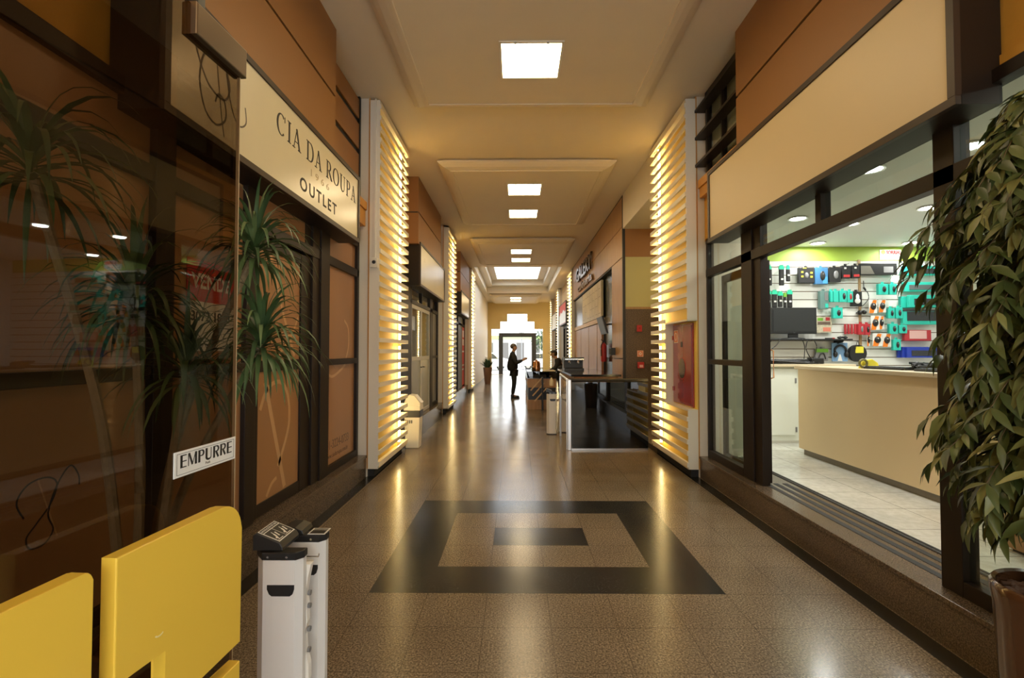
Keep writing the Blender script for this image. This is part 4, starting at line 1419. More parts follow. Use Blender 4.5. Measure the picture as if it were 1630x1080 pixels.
# ------------------------------------------------------------------ umbrella bag dispensers
def dispenser(lab, flat_label=False, bags=True):
    """Front faces -Y; local origin at the base, on the front face."""
    t = thing('umbrella_bag_stand', lab, 'umbrella bag stand', (0, 0, 0), 'umbrella bag stands')
    w, d, h = .093, .052, .752
    P = [(-w + .042, 0), (w - .022, 0), (w, .026), (w, d), (-w, d), (-w, .046)]
    I = Matrix.Identity(4)
    b = MB(); b.prism(P, I, .015, h, .003); b.build('body', greyalu, t)
    b = MB(); b.prism([(x * 1.02, y) for x, y in P], I, 0, .018); b.build('foot', blackm, t)
    b = MB(); b.prism([(-.052, -.006), (-.044, -.024), (-.034, -.032), (.036, -.032), (.046, -.024), (.052, -.006), (.052, .010), (-.052, .010)], on_front(.018, h - .103, 0), -.001, .003, .001); b.build('slot', blackm, t)
    b = MB(); b.prism([(x * 1.05, y * 1.05 - .004) for x, y in P], I, h, h + .03, .004); cap = b.build('black_cap', blackm, t)
    b = MB()                              # hood with the instructions, sloping to the aisle side
    if flat_label:
        b.prism([(-.095, 0), (.006, 0), (.0, .016), (-.03, .028), (-.07, .03), (-.095, .02)], on_front(0, h + .03, 0), -.10, -.004, .003); b.build('hood', blackm, cap)
    else:
        b.prism([(-.098, 0), (.018, 0), (.018, .012), (.006, .030), (-.085, .066), (-.098, .058)], on_front(0, h + .03, 0), -.155, -.012, .003); b.build('hood', blackm, cap)
    if not flat_label:
        ax = Vector((0, 1, 0))
        dn = Vector((.091, 0, -.036)).normalized()
        # text reads from the aisle: local x runs towards the entrance, local y up the slope
        MP = basis((0, 1, 0), -dn, Vector((0, 1, 0)).cross(-dn), Vector((.002, .016, h + .0622)))
        if (MP.col[2].z) < 0:
            MP = basis((0, -1, 0), -dn, Vector((0, -1, 0)).cross(-dn), Vector((.002, .151, h + .0622)))
        # MP now has its normal pointing up and out to the aisle
        b = MB(); b.prism([(.004, .0), (.131, .0), (.131, .092), (.004, .092)], MP, .0005, .002); lb = b.build('instruction_label', paper, t)
        b = MB()
        for u0, u1, v0, v1 in ((.008, .066, .004, .068), (.069, .127, .004, .068), (.008, .127, .072, .089)):
            b.prism([(u0, v0), (u1, v0), (u1, v1), (u0, v1)], MP, .002, .0024)
        b.build('black_fields', ink, lb)
        b = MB()
        b.mesh(text_mesh('INSTRUÇÕES DE USO', .012, .0003, width=.112), MP @ Matrix.Translation((.011, .076, .0026)))
        for u0 in (.018, .080):
            b.ribbon(spline([(u0, .016), (u0 + .012, .030), (u0 + .020, .056)]), [.013] * 4 + [.008] * 8 + [.003] * 5, MP, .0024, .0028)
            b.ribbon([(u0 + .026, .022), (u0 + .034, .048)], .006, MP, .0024, .0028)
            b.ribbon([(u0 - .006, .009), (u0 + .03, .009)], .003, MP, .0024, .0028)
        b.build('white_print', paper, lb)
    if flat_label:
        b = MB(); b.box(.022, .095, .006, .074, h + .03, h + .0315); f2 = b.build('top_label', paper, t)
        b = MB(); b.box(.028, .089, .012, .052, h + .0315, h + .032); b.box(.028, .089, .057, .068, h + .0315, h + .032); b.build('black_fields', ink, f2)
    for x in (-.03, .042):
        b = MB(); b.cyl((x, -.005, h + .014), (x, -.008, h + .014), .0045, n=12); b.build('screw', chrome, cap)
    if not bags:
        return t
    b = MB()                              # pack of plastic bags hanging behind on a wire
    rows = []
    for i in range(13):
        z = .05 + i * (h - .09) / 12
        x1 = w + .004 + .007 * math.sin(i * 1.7) + .006 * math.sin(i * .6)
        rows.append([b.bm.verts.new(p) for p in ((-.06, d + .003, z), (x1, d + .003, z), (x1 + .004, d + .022, z + .006), (x1 - .01, d + .05, z), (-.06, d + .05, z))])
    for r0, r1 in zip(rows, rows[1:]):
        for k in range(5):
            b.bm.faces.new((r0[k], r0[(k + 1) % 5], r1[(k + 1) % 5], r1[k]))
    b.bm.faces.new(rows[0]); b.bm.faces.new(rows[-1][::-1])
    b.build('bag_pack', bagw, t)
    b = MB(); b.tube([(w - .02, d + .03, h - .02), (w + .035, d + .03, h - .02), (w + .037, d + .03, h - .008)], .0025, 6); b.build('bag_wire', chrome, t)
    for z in (.60, .55, .46, .38):
        b = MB(); b.cyl((w + .004, d + .012, z), (w + .014, d + .012, z), .010, n=12); b.build('bag_rivet', greym, t)
    return t

D0 = dispenser('grey and black umbrella bag stand nearest the entrance, beside the yellow letters')
place(D0, (-.915, 1.855, 0), 0)
D1_ = dispenser('umbrella bag stand directly behind the nearest one, a small label on its top', True, False)
place(D1_, (-.897, 2.03, 0), 0)
dup(D0, (.655, 9.0, 0), 0, 'umbrella bag stand beside the slanted pale sticks at the cafe')
dup(D0, (.90, 9.2, 0), 0, 'umbrella bag stand close to the black glass screen at the cafe')

# ------------------------------------------------------------------ dracaena behind the glass door
def strap(bm, base, az, el, L, w, droop, n=7):
    d = Vector((math.cos(az) * math.cos(el), math.sin(az) * math.cos(el), math.sin(el)))
    p = Vector(base)
    side = Vector((-math.sin(az), math.cos(az), 0))
    rows = []
    for i in range(n + 1):
        f = i / n
        ww = w * (.55 + .9 * f if f < .4 else 1.2 * (1 - f) ** .8 + .04) * .5
        up = d.cross(side)
        rows.append((bm.verts.new(p - side * ww + up * ww * .25), bm.verts.new(p), bm.verts.new(p + side * ww + up * ww * .25)))
        d = (d + Vector((0, 0, -droop * (.35 + f)))).normalized()
        p = p + d * (L / n)
    for a, c in zip(rows, rows[1:]):
        bm.faces.new((a[0], a[1], c[1], c[0]))
        bm.faces.new((a[1], a[2], c[2], c[1]))

def dracaena(heads, base, lab, name='dracaena'):
    t = thing(name, lab, 'potted plant', (base[0], base[1], 0))
    b = MB(); b.lathe([(0, 0), (.13, 0), (.15, .02), (.185, .36), (.195, .38), (.18, .385), (.168, .345), (0, .34)], (base[0], base[1], 0), 28); b.build('pot', potd, t, True)
    b = MB(); b.cyl((base[0], base[1], .335), (base[0], base[1], .352), .165, n=24); b.build('soil', soil, t)
    for (hx, hy, hz, n, L) in heads:
        b = MB()
        bx_, by_ = base[0] + RND.uniform(-.08, .08), base[1] + RND.uniform(-.06, .06)
        mid = ((bx_ * .6 + hx * .4) + RND.uniform(-.04, .04), by_ * .6 + hy * .4, .35 + (hz - .35) * .5)
        b.tube(spline([(bx_, by_, .33), mid, (hx, hy, hz - .04), (hx, hy, hz + .02)], 8), [.02 - .006 * i / 24 for i in range(25)], 8)
        b.build('cane', stemm, t, True)
        b = MB()
        for k in range(n):
            f = k / n
            az = k * 2.39996
            el = math.radians(82 - 85 * (1 - f) + RND.uniform(-12, 12))
            strap(b.bm, (hx + math.cos(az) * .012, hy + math.sin(az) * .012, hz - .10 + .12 * f), az, el, L * RND.uniform(.8, 1.15), RND.uniform(.022, .034), RND.uniform(.32, .62))
        b.build('leaf_crown', drac, t, True, normals=False)
    return t

dracaena([(-1.345, 2.46, 2.10, 95, .36), (-1.275, 2.40, 1.62, 105, .37), (-1.57, 1.97, 1.78, 95, .40), (-1.66, 1.62, 2.22, 60, .42), (-1.44, 2.10, 1.50, 55, .34)], (-1.53, 2.02), 'tall dracaena whose strap leaves spill past the edge of the open glass door')

# ------------------------------------------------------------------ leafy tree in a glazed pot, right foreground
TX, TY = 2.048, 1.86
t = thing('ficus_tree', 'leafy artificial ficus tree in a glossy brown glazed pot by the electronics shop', 'potted tree', (TX, TY, 0))
b = MB(); b.lathe([(0, .0), (.150, 0), (.160, .012), (.176, .30), (.188, .56), (.197, .615), (.196, .640), (.188, .650), (.176, .642), (.170, .60), (.168, .58), (0, .58)], (TX, TY, 0), 48)
pot = b.build('pot', potb, t, True)
b = MB(); b.box(-.032, .032, -.003, .003, -.017, .017, .002)
a = math.radians(-112)
bmesh.ops.transform(b.bm, matrix=Matrix.Translation((TX + .1905 * math.cos(a), TY + .1905 * math.sin(a), .555)) @ Matrix.Rotation(a + PI / 2, 4, 'Z') @ Matrix.Rotation(.06, 4, 'X'), verts=b.bm.verts)
b.build('name_plate', mat('plate_grey', (.30, .24, .18), .4, .3), pot)
b = MB()
for k in range(110):
    r_, a_ = .15 * math.sqrt(RND.random()), RND.uniform(0, 2 * PI)
    R3 = Matrix.Rotation(RND.uniform(0, PI), 3, 'Z') @ Matrix.Rotation(RND.uniform(-.4, .4), 3, 'X')
    x, y = TX + r_ * math.cos(a_), TY + r_ * math.sin(a_)
    b.box(x - .026, x + .026, y - .012, y + .012, .598, .612, .003, R3, 1)
b.cyl((TX, TY, .582), (TX, TY, .600), .168, n=24)
b.build('bark_chips', soil, t)
b = MB()
for k in range(3):
    a0 = k * 2.1
    b.tube(spline([(TX + .04 * math.cos(a0), TY + .04 * math.sin(a0), .55), (TX + .02 * math.cos(a0 + 1.5), TY + .02 * math.sin(a0 + 1.5), .9), (TX + .03 * math.cos(a0 + 3), TY + .03 * math.sin(a0 + 3), 1.3), (TX + .02 * math.cos(a0 + 4), TY + .02 * math.sin(a0 + 4), 1.75), (TX + .01, TY, 2.3)], 8), [.018 - .010 * i / 32 for i in range(33)], 8)
b.build('trunk', trunkm, t, True)

def ficus_leaf(bm, p, d, nrm, L, W):
    d = d.normalized()
    side = d.cross(nrm)
    if side.length < 1e-3:
        side = Vector((1, 0, 0))
    side.normalize()
    up = side.cross(d)
    c = []
    for f, wf, k in ((0, 0.06, 0), (.22, .75, .02), (.45, 1.0, .015), (.72, .62, -.03), (1.0, .03, -.12)):
        m = p + d * (L * f) + up * (L * k)
        c.append((bm.verts.new(m - side * W * .5 * wf + up * W * .16 * wf), bm.verts.new(m), bm.verts.new(m + side * W * .5 * wf + up * W * .16 * wf)))
    for a, e in zip(c, c[1:]):
        bm.faces.new((a[0], a[1], e[1], e[0]))
        bm.faces.new((a[1], a[2], e[2], e[1]))

leafb, twigb = MB(), MB()
for k in range(330):
    z = .98 + 1.62 * (k + RND.random()) / 330
    az = k * 2.39996 + RND.uniform(-.4, .4)
    f = (z - .98) / 1.62
    rad = (.37 + .05 * math.sin(9 * f + 1)) * (1.0 if f < .72 else 1 - (f - .72) * 1.9) * (0.55 + .45 * min(1, f / .22)) * RND.uniform(.7, 1.08)
    rad = max(rad, .08)
    d0 = Vector((math.cos(az), math.sin(az), 0))
    pts = []
    n = 7
    for i in range(n + 1):
        u = i / n
        pts.append(Vector((TX, TY, z - .02)) + d0 * (rad * u) + Vector((0, 0, .16 * u - .30 * u * u)))
    if pts[-1].x > 2.29 or pts[-1].z < .74:
        sc_ = min(1, (2.29 - TX) / max(.01, pts[-1].x - TX))
        pts = [Vector((TX + (p.x - TX) * sc_, p.y, max(p.z, .76))) for p in pts]
    twigb.tube(pts, [.0035 - .0025 * i / n for i in range(n + 1)], 5)
    for i in range(2, n + 1):
        for s in (-1, 1, 0, .4) if i > 3 else (-1, 1):
            if RND.random() < .12:
                continue
            dd = (pts[i] - pts[i - 1]).normalized()
            sd = dd.cross(Vector((0, 0, 1))).normalized()
            L = RND.uniform(.08, .13)
            v = dd * RND.uniform(.3, 1) + sd * s * RND.uniform(.5, 1) + Vector((0, 0, RND.uniform(-1.0, .1)))
            if pts[i].x + v.normalized().x * L > 2.325:
                continue
            nr = Vector((RND.uniform(-.5, .5), RND.uniform(-.5, .5), 1)) + d0 * .5
            ficus_leaf(leafb.bm, pts[i], v, nr, L, L * RND.uniform(.25, .32))
twigb.build('twigs', trunkm, t, True)
lf = leafb.build('leaves', ficus, t, True, normals=False)

# ------------------------------------------------------------------ fittings on the left pillar
t = thing('security_camera', 'small white security camera box with a conduit on the left pillar edge', 'camera', (-1.76, 5.95, 2.64))
b = MB(); b.box(-1.80, -1.712, 5.908, 5.9595, 2.58, 2.70, .003); bd = b.build('housing', offw, t)
b = MB(); b.cyl((-1.752, 5.912, 2.645), (-1.752, 5.888, 2.64), .024, .020, 20); b.build('lens', blackm, bd)
b = MB(); b.box(-1.765, -1.745, 5.945, 5.9595, 2.70, 4.70); b.build('conduit', offw, t)

# swing-top bin
t = thing('swing_bin', 'cream swing-top bin with a black band at the foot of the left light box', 'bin', (-1.66, 7.82, 0))
bx0, by0 = -1.66, 7.82
def frust(b, z0, z1, a0, a1, d0, d1, bev=.012):
    vs = []
    for z, a, d in ((z0, a0, d0), (z1, a1, d1)):
        vs.append([b.bm.verts.new((bx0 + sx * a, by0 + sy * d, z)) for sx, sy in ((-1, -1), (1, -1), (1, 1), (-1, 1))])
    fs = [b.bm.faces.new(vs[0][::-1]), b.bm.faces.new(vs[1])]
    for k in range(4):
        fs.append(b.bm.faces.new((vs[0][k], vs[0][(k + 1) % 4], vs[1][(k + 1) % 4], vs[1][k])))
    bmesh.ops.bevel(b.bm, geom=list({e for f in fs for e in f.edges}), offset=bev, segments=3, affect='EDGES', profile=.5)
b = MB(); frust(b, .0, .52, .105, .125, .105, .125); b.build('bucket', binw, t)
b = MB(); frust(b, .49, .60, .127, .132, .127, .132, .006); b.build('black_band', blackm, t)
b = MB(); frust(b, .60, .68, .132, .13, .132, .13, .01); b.prism([(-.13, .66), (.13, .66), (.13, .72), (.03, .84), (-.05, .85), (-.10, .80), (-.13, .72)], on_front(bx0, 0, by0 - .115), -.23, 0, .01); ld = b.build('hood', binw, t)
b = MB(); b.prism([(.138, .715), (.145, .72), (.042, .845), (.034, .838)], on_front(bx0, 0, by0 - .09), -.18, 0, .002); b.build('swing_flap', offw, ld)
b = MB()
for i in range(4):
    b.box(bx0 - .10 + .03 * i, bx0 - .085 + .03 * i, by0 - .135, by0 - .122, .40, .45)
b.build('vent_slots', blackm, t)

# ------------------------------------------------------------------ second and third shopfronts on the left
W4 = sroot('window_4', 'bronze framed glazing around the white double door', 'shopfront', (XL, 9.8, .268))
b = MB()
for y0, y1 in ((7.5, 8.9), (8.9, 9.0), (10.92, 11.25), (11.93, 12.05)):
    lbox(b, y0, y1, .268, 2.92, -.06, .02)
lbox(b, 8.9, 12.0, 2.83, 2.92); lbox(b, 8.9, 12, 2.44, 2.52); lbox(b, 11.25, 11.93, 1.38, 1.44); lbox(b, 11.25, 11.93, .268, .34); lbox(b, 9.95, 10.0, 2.52, 2.83)
b.build('bronze_framing', frame, W4)
for y0, y1, z0, z1 in ((9.0, 9.95, 2.52, 2.83), (10.0, 10.92, 2.52, 2.83), (11.25, 11.93, .34, 1.38), (11.25, 11.93, 1.44, 2.44)):
    b = MB(); b.box(XL - .02, XL - .012, y0, y1, z0, z1); b.build('pane', watchglass if z0 > 2 else frosted, W4)
for k, (y0, y1, s) in enumerate(((9.0, 9.96, 1), (9.96, 10.92, -1))):
    D = sroot('door_%d' % (3 + k), ('near' if k == 0 else 'far') + ' leaf of the white framed glass double door with frosted lower half', 'door', (XL, (y0 + y1) / 2, .268))
    b = MB()
    m_ = .07
    b.box(XL - .03, XL + .01, y0, y0 + m_, .27, 2.44, .004); b.box(XL - .03, XL + .01, y1 - m_, y1, .27, 2.44, .004)
    for z in (.27, 1.36, 2.36):
        b.box(XL - .03, XL + .01, y0 + m_, y1 - m_, z, z + .08, .004)
    b.build('door_stiles', mat('door_grey_white', (.55, .53, .47), .4), D)
    b = MB(); b.box(XL - .014, XL - .006, y0 + m_, y1 - m_, .35, 1.36); b.build('frosted_pane', frosted, D)
    b = MB(); b.box(XL - .014, XL - .006, y0 + m_, y1 - m_, 1.44, 2.36); b.build('pane', watchglass, D)
    yh = y1 - .1 if s > 0 else y0 + .1
    b = MB(); b.tube([(XL + .01, yh, 1.22), (XL + .05, yh, 1.22), (XL + .05, yh - s * .09, 1.22)], .01); b.build('door_handle', blackm, D)
b = MB()                              # small lit room behind the double door
b.box(-2.6, -2.58, 7.5, 12.05, .268, 2.92)
b.box(-2.58, -2.05, 7.5, 7.52, .268, 2.92); b.box(-2.58, -2.05, 12.0, 12.05, .268, 2.92)
struct(b.build('wall_behind_double_door', mat('warm_wall', (.55, .44, .22), .6)))
W5 = sroot('window_5', 'dark framed glazing beside the red door banner', 'shopfront', (XL, 16, .268))
b = MB()
for y0, y1 in ((13.6, 15.5), (15.5, 15.65), (16.2, 17.35), (18.2, 18.3)):
    lbox(b, y0, y1, .268, 2.92, -.06, .02)
lbox(b, 15.5, 18.3, 2.44, 2.52); lbox(b, 15.5, 18.3, 2.83, 2.92)
b.build('dark_framing', frame, W5)
b = MB(); b.box(XL - .02, XL - .012, 15.65, 16.2, .27, 2.44); b.build('pane', doorglass, W5)
b = MB(); b.box(XL - .02, XL - .012, 15.65, 18.2, 2.52, 2.83); b.build('transom_pane', watchglass, W5)
t = thing('door_banner', 'tall red banner with white marks on the door before the third left light box', 'banner', (XL, 17.8, .268))
b = MB(); b.box(XL - .012, XL + .005, 17.37, 18.19, .30, 2.42, .002); b.build('red_sheet', redp, t)
b = MB()
M = on_left(17.42, 1.2, XL + .0055)
for v0, v1, u0, u1 in ((.85, 1.10, .2, .62), (.55, .78, .15, .66), (.30, .36, .1, .7), (-.2, -.14, .1, .7), (-.35, -.29, .1, .6)):
    b.prism([(u0, v0), (u1, v0), (u1, v1), (u0, v1)], M, 0, .001)
b.build('white_marks', paper, t)

# ------------------------------------------------------------------ lift lobby beside the cafe
b = MB(); b.box(2.16, 2.40, 7.5, 9.8, 4.03, CZ); struct(b.build('wall_lintel', white))
b = MB(); b.box(2.40, 5.4, 7.45, 9.8, 4.03, 4.1); struct(b.build('ceiling_lobby', white))
b = MB(); b.box(5.3, 5.45, 7.45, 9.8, 0, 4.1); struct(b.build('wall_lobby_side', white))
b = MB(); b.box(2.95, 5.4, 7.451, 7.50, 0, 4.1); struct(b.build('wall_lobby_front', white))
b = MB(); b.box(2.205, 5.4, 9.8, 9.9, 0, 2.40); lw = struct(b.build('wall_lobby', wallstone))
b = MB(); b.box(2.205, 5.4, 9.8, 9.9, 2.40, 2.44); b.build('ledge', woodcafe, lw)
b = MB(); b.box(2.205, 5.4, 9.79, 9.9, 2.44, 3.46); b.build('olive_band', olive, lw)
b = MB(); b.box(2.205, 5.4, 9.785, 9.9, 3.46, 4.1); b.build('brown_band', brownlam, lw)
t = thing('fire_alarm', 'red fire alarm call box highest on the brown granite wall', 'fire alarm', (2.47, 9.79, 1.94))
b = MB(); b.box(2.43, 2.53, 9.755, 9.80, 1.94, 2.07, .006); b.build('housing', redpl, t)
b = MB(); b.cyl((2.48, 9.756, 2.01), (2.48, 9.748, 2.01), .022, n=16); b.build('sounder', redcab, t)
t = thing('fire_sign', 'small square orange fire point sign on the brown granite wall', 'sign', (2.50, 9.79, 1.43))
b = MB(); b.box(2.44, 2.565, 9.792, 9.80, 1.43, 1.56, .001); b.build('plate', mat('sign_orange', (.62, .18, .07), .45), t)
b = MB()
for x0, x1, z0, z1 in ((2.448, 2.557, 1.548, 1.553), (2.448, 2.557, 1.437, 1.442), (2.448, 2.453, 1.437, 1.553), (2.552, 2.557, 1.437, 1.553)):
    b.box(x0, x1, 9.790, 9.792, z0, z1)
b.ribbon(arc(2.5025, 1.495, .02, .024, 0, 360, 16), .012, basis((1, 0, 0), (0, 0, 1), (0, -1, 0), (0, 9.792, 0)), 0, .001)
b.build('white_symbol', paper, t)
t = thing('call_point', 'red manual call point lowest on the brown granite wall', 'call point', (2.50, 9.79, 1.20))
b = MB(); b.box(2.44, 2.57, 9.75, 9.80, 1.20, 1.325, .006); b.build('housing', redpl, t)
b = MB(); b.box(2.475, 2.545, 9.747, 9.751, 1.22, 1.27); b.build('press_glass', mat('press_pink', (.65, .35, .33), .4), t)

# ------------------------------------------------------------------ cafe wall
b = MB(); b.box(2.40, 2.6, 9.92, 18.45, 0, CZ); struct(b.build('wall_cafe', ink))
b = MB()
XW = 2.16
for y0, y1 in ((9.83, 12.35), (12.36, 15.5), (15.51, 18.43)):
    for z0, z1 in ((3.47, 4.08), (4.095, CZ - .01)):
        b.box(XW, 2.40, y0, y1, z0, z1)
b.box(XW, 2.40, 9.83, 10.93, 0.0, 1.38); b.box(XW, 2.40, 9.83, 10.93, 1.40, 3.45)
struct(b.build('trim_30', woodcafe))
b = MB(); b.box(XW - .006, 2.205, 9.775, 9.832, 0, CZ); b.box(XW + .02, 2.40, 9.83, 18.43, 3.44, 3.475); b.box(XW - .004, 2.40, 9.83, 18.43, CZ - .02, CZ)
struct(b.build('trim_31', ink))
b = MB(); b.box(2.30, 2.41, 10.93, 12.6, 0, 3.45); struct(b.build('wall_stone', darkstone))
b = MB(); b.box(2.19, 2.40, 12.6, 18.43, 2.30, 2.42); struct(b.build('trim_32', woodrail))
CD = None
for i, (y0, y1) in enumerate(((12.62, 13.3), (13.36, 14.85), (14.91, 16.6), (16.66, 18.42))):
    D = sroot('door_%d' % (6 + i), ('narrow brown veneered cupboard door beside the dark stone column', 'brown veneered cupboard door second from the dark stone column', 'brown veneered cupboard door third from the dark stone column', 'brown veneered cupboard door farthest from the dark stone column')[i], 'door', (2.25, (y0 + y1) / 2, .0))
    b = MB(); b.box(2.22, 2.28, y0, y1, .05, 2.29, .004); b.build('leaf', wooddoor, D)
    b = MB(); b.box(2.21, 2.222, y0 + .06, y0 + .075, 1.0, 1.4); b.build('pull', steel, D)
b = MB(); b.box(2.27, 2.40, 12.6, 18.43, 0, 2.31); struct(b.build('wall_cupboard_backing', ink))
t = thing('menu_board', 'pale patterned cafe menu board high on the wood-clad wall', 'menu board', (2.24, 14.3, 2.43))
b = MB(); b.box(2.20, 2.26, 12.55, 16.1, 2.44, 3.40, .004); b.build('board', mat('menu_tan', (.50, .42, .24), .45, noise=(2.2, .35), spec=.3), t)
b = MB()
M = on_right(16.05, 2.46, 2.1995)
for i in range(7):
    for j in range(4):
        if RND.random() < .8:
            u, v = .08 + i * .5, .08 + j * .22
            b.prism([(u, v), (u + RND.uniform(.2, .4), v), (u + RND.uniform(.2, .4), v + .015), (u, v + .015)], M, 0, .001)
            b.ribbon([(u + .42, v - .05), (u + .42, v + .12)], .012, M, 0, .001)
b.build('menu_lines', mat('menu_brown', (.22, .15, .07), .5), t)
t = thing('dark_panel', 'dark grey panel left of the pale menu board', 'panel', (2.24, 17.2, 2.43))
b = MB(); b.box(2.22, 2.27, 16.12, 18.4, 2.43, 3.41, .003); b.build('sheet', mat('slate_grey', (.055, .055, .055), .3), t)
t = thing('cafe_sign', 'raised dark metal lettering GALERY cafeteria on the wood-clad wall', 'sign', (2.14, 14.4, 3.55))
b = MB(); b.mesh(text_mesh('GALERY', .62, .03, width=3.3, offset=.012), on_right(16.75, 3.90, 2.10)); b.build('name_lettering', mat('letter_bronze', (.20, .15, .10), .25, .9), t, normals=False)
b = MB(); b.mesh(text_mesh('cafeteria', .34, .02, width=3.1, offset=.006), on_right(16.6, 3.56, 2.12)); b.build('small_lettering', mat('letter_brown', (.30, .20, .12), .3, .7), t, normals=False)
b = MB()
for y in (13.6, 14.4, 15.2, 16.0):
    b.cyl((2.12, y, 4.05), (2.17, y, 4.05), .012, n=8)
    b.cyl((2.13, y, 3.66), (2.17, y, 3.66), .010, n=8)
b.build('stand_off', steel, t)
t = thing('television', 'small black television tilted down on a wall arm by the cafe column', 'television', (2.02, 11.4, 1.95))
b = MB()
Rt = Matrix.Rotation(math.radians(-16), 3, 'Y')
b.box(2.00, 2.04, 11.0, 11.75, 1.94, 2.36, .006, Rt); b.build('housing', blackm, t)
b = MB(); b.box(1.992, 2.0005, 11.03, 11.72, 1.965, 2.335, 0, Rt); b.build('screen', mat('tv_screen', (.05, .06, .065), .4), t)
bmesh_fix = None
b = MB(); b.tube([(2.05, 11.4, 2.15), (2.18, 11.4, 2.18), (2.31, 11.4, 2.18)], .02); b.box(2.27, 2.31, 11.3, 11.5, 2.08, 2.28); b.build('wall_arm', blackm, t)
t = thing('wall_speaker', 'small black wall speaker under the television', 'speaker', (2.1, 10.9, 1.45))
b = MB(); b.box(2.06, 2.16, 10.56, 10.78, 1.46, 1.62, .008); b.build('housing', blackm, t)
b = MB(); b.box(2.052, 2.062, 10.58, 10.76, 1.475, 1.605, .002); b.build('grille', blackr, t)
t = thing('fire_extinguisher', 'red fire extinguisher hung on the dark stone column under the television', 'fire extinguisher', (2.2, 12.3, 1.25))
b = MB(); b.lathe([(0, 0), (.07, 0), (.075, .02), (.075, .38), (.055, .44), (.025, .46), (.025, .49), (0, .49)], (2.20, 12.2, 1.28), 20); b.build('cylinder', redpl, t, True)
b = MB(); b.box(2.17, 2.23, 12.18, 12.22, 1.77, 1.80); b.tube([(2.2, 12.2, 1.80), (2.13, 12.18, 1.83)], .009); b.build('valve', blackm, t)
b = MB(); b.tube(spline([(2.19, 12.16, 1.78), (2.12, 12.12, 1.68), (2.12, 12.12, 1.42)]), .011); b.build('hose', blackm, t)
b = MB(); b.box(2.26, 2.31, 12.16, 12.24, 1.4, 1.7); b.build('bracket', steel, t)

# ------------------------------------------------------------------ black glass screen of the cafe
t = thing('glass_screen', 'glossy black glass screen with a dark top rail closing off the cafe', 'screen', (1.42, 7.62, 0))
b = MB(); b.box(.86, 2.055, 7.60, 7.615, .03, 1.06); b.build('black_pane', mat('black_gloss', (.004, .004, .004), .02, spec=.8), t)
b = MB(); b.tube([(.83, 7.607, 1.09), (2.055, 7.607, 1.09)], .028, 12); b.build('top_rail', mat('rail_dark', (.02, .02, .02), .25, coat=.6), t)
b = MB(); b.box(.80, .855, 7.575, 7.635, 0, 1.10, .006); b.build('end_post', steel, t)
b = MB(); b.box(.86, 2.05, 7.59, 7.625, 0.0, .028); b.build('bottom_rail', steel, t)
t = thing('side_screen', 'pale framed glass screen running back from the black glass screen', 'screen', (.80, 8.3, 0))
b = MB(); b.box(.80, .812, 7.70, 8.86, .72, 1.06); b.build('pale_pane', mat('pale_gloss', (.42, .36, .24), .15, coat=.5), t)
b = MB(); b.tube([(.806, 7.66, 1.09), (.806, 8.9, 1.12)], .02, 10); b.box(.79, .822, 7.66, 7.70, .0, 1.08); b.box(.79, .822, 8.86, 8.90, 0, 1.10); b.build('chrome_framing', steel, t)
t = thing('cafe_back_counter', 'dark topped service counter behind the black glass screen', 'counter', (1.6, 9.6, 0))
b = MB(); b.box(1.10, 1.95, 9.3, 12.2, .05, 1.06, .004); b.build('counter_body', wooddoor, t)
b = MB(); b.box(1.04, 2.0, 9.24, 12.26, 1.06, 1.10, .004); b.build('counter_top', mat('black_stone_top', (.01, .01, .01), .15, coat=.5), t)
b = MB(); b.box(1.12, 1.93, 9.33, 12.17, 0, .05); b.build('plinth', blackm, t)

# wooden cafe counter with the slanted sticks
t = thing('cafe_counter', 'wooden cafe counter with a black glass top and slanted pale sticks', 'counter', (.65, 14.2, 0))
b = MB(); b.box(.30, 1.05, 12.8, 16.2, .0, .26, .004); b.box(.30, 1.05, 12.8, 16.2, .58, .82, .004); b.build('wood_bands', woodcafe, t)
b = MB(); b.box(.315, 1.04, 12.815, 16.19, .26, .58); b.build('dark_niche', blackm, t)
b = MB(); b.box(.28, 1.06, 12.78, 16.22, .82, .835); b.build('counter_top', mat('counter_black', (.012, .012, .012), .12, coat=.6), t)
b = MB(); b.prism([(0, 0), (.05, 0), (-.05, .25), (-.07, .25)], on_front(.30, .835, 12.80), -3.4, 0); b.prism([(.28, .0), (1.05, 0), (1.05, .17), (.28, .17)], on_front(0, .835, 12.80), -.02, 0); b.build('glass_upstand', smoke, t)
SG = None
for i in range(3):
    b = MB()
    x0, z0 = .36 + i * .05, .52 - i * .135
    y = 12.74 - i * .05
    b.prism([(0, 0), (.025, -.02), (.335, .32), (.31, .34)], on_front(x0, z0, y), 0, .03, .003)
    b.build('slanted_stick', woodrail, t)
b = MB(); b.box(.60, .74, 12.60, 12.80, .55, .58); b.box(.66, .70, 12.58, 12.8, .0, .86, .003); b.build('stick_bracket', blackm, t)

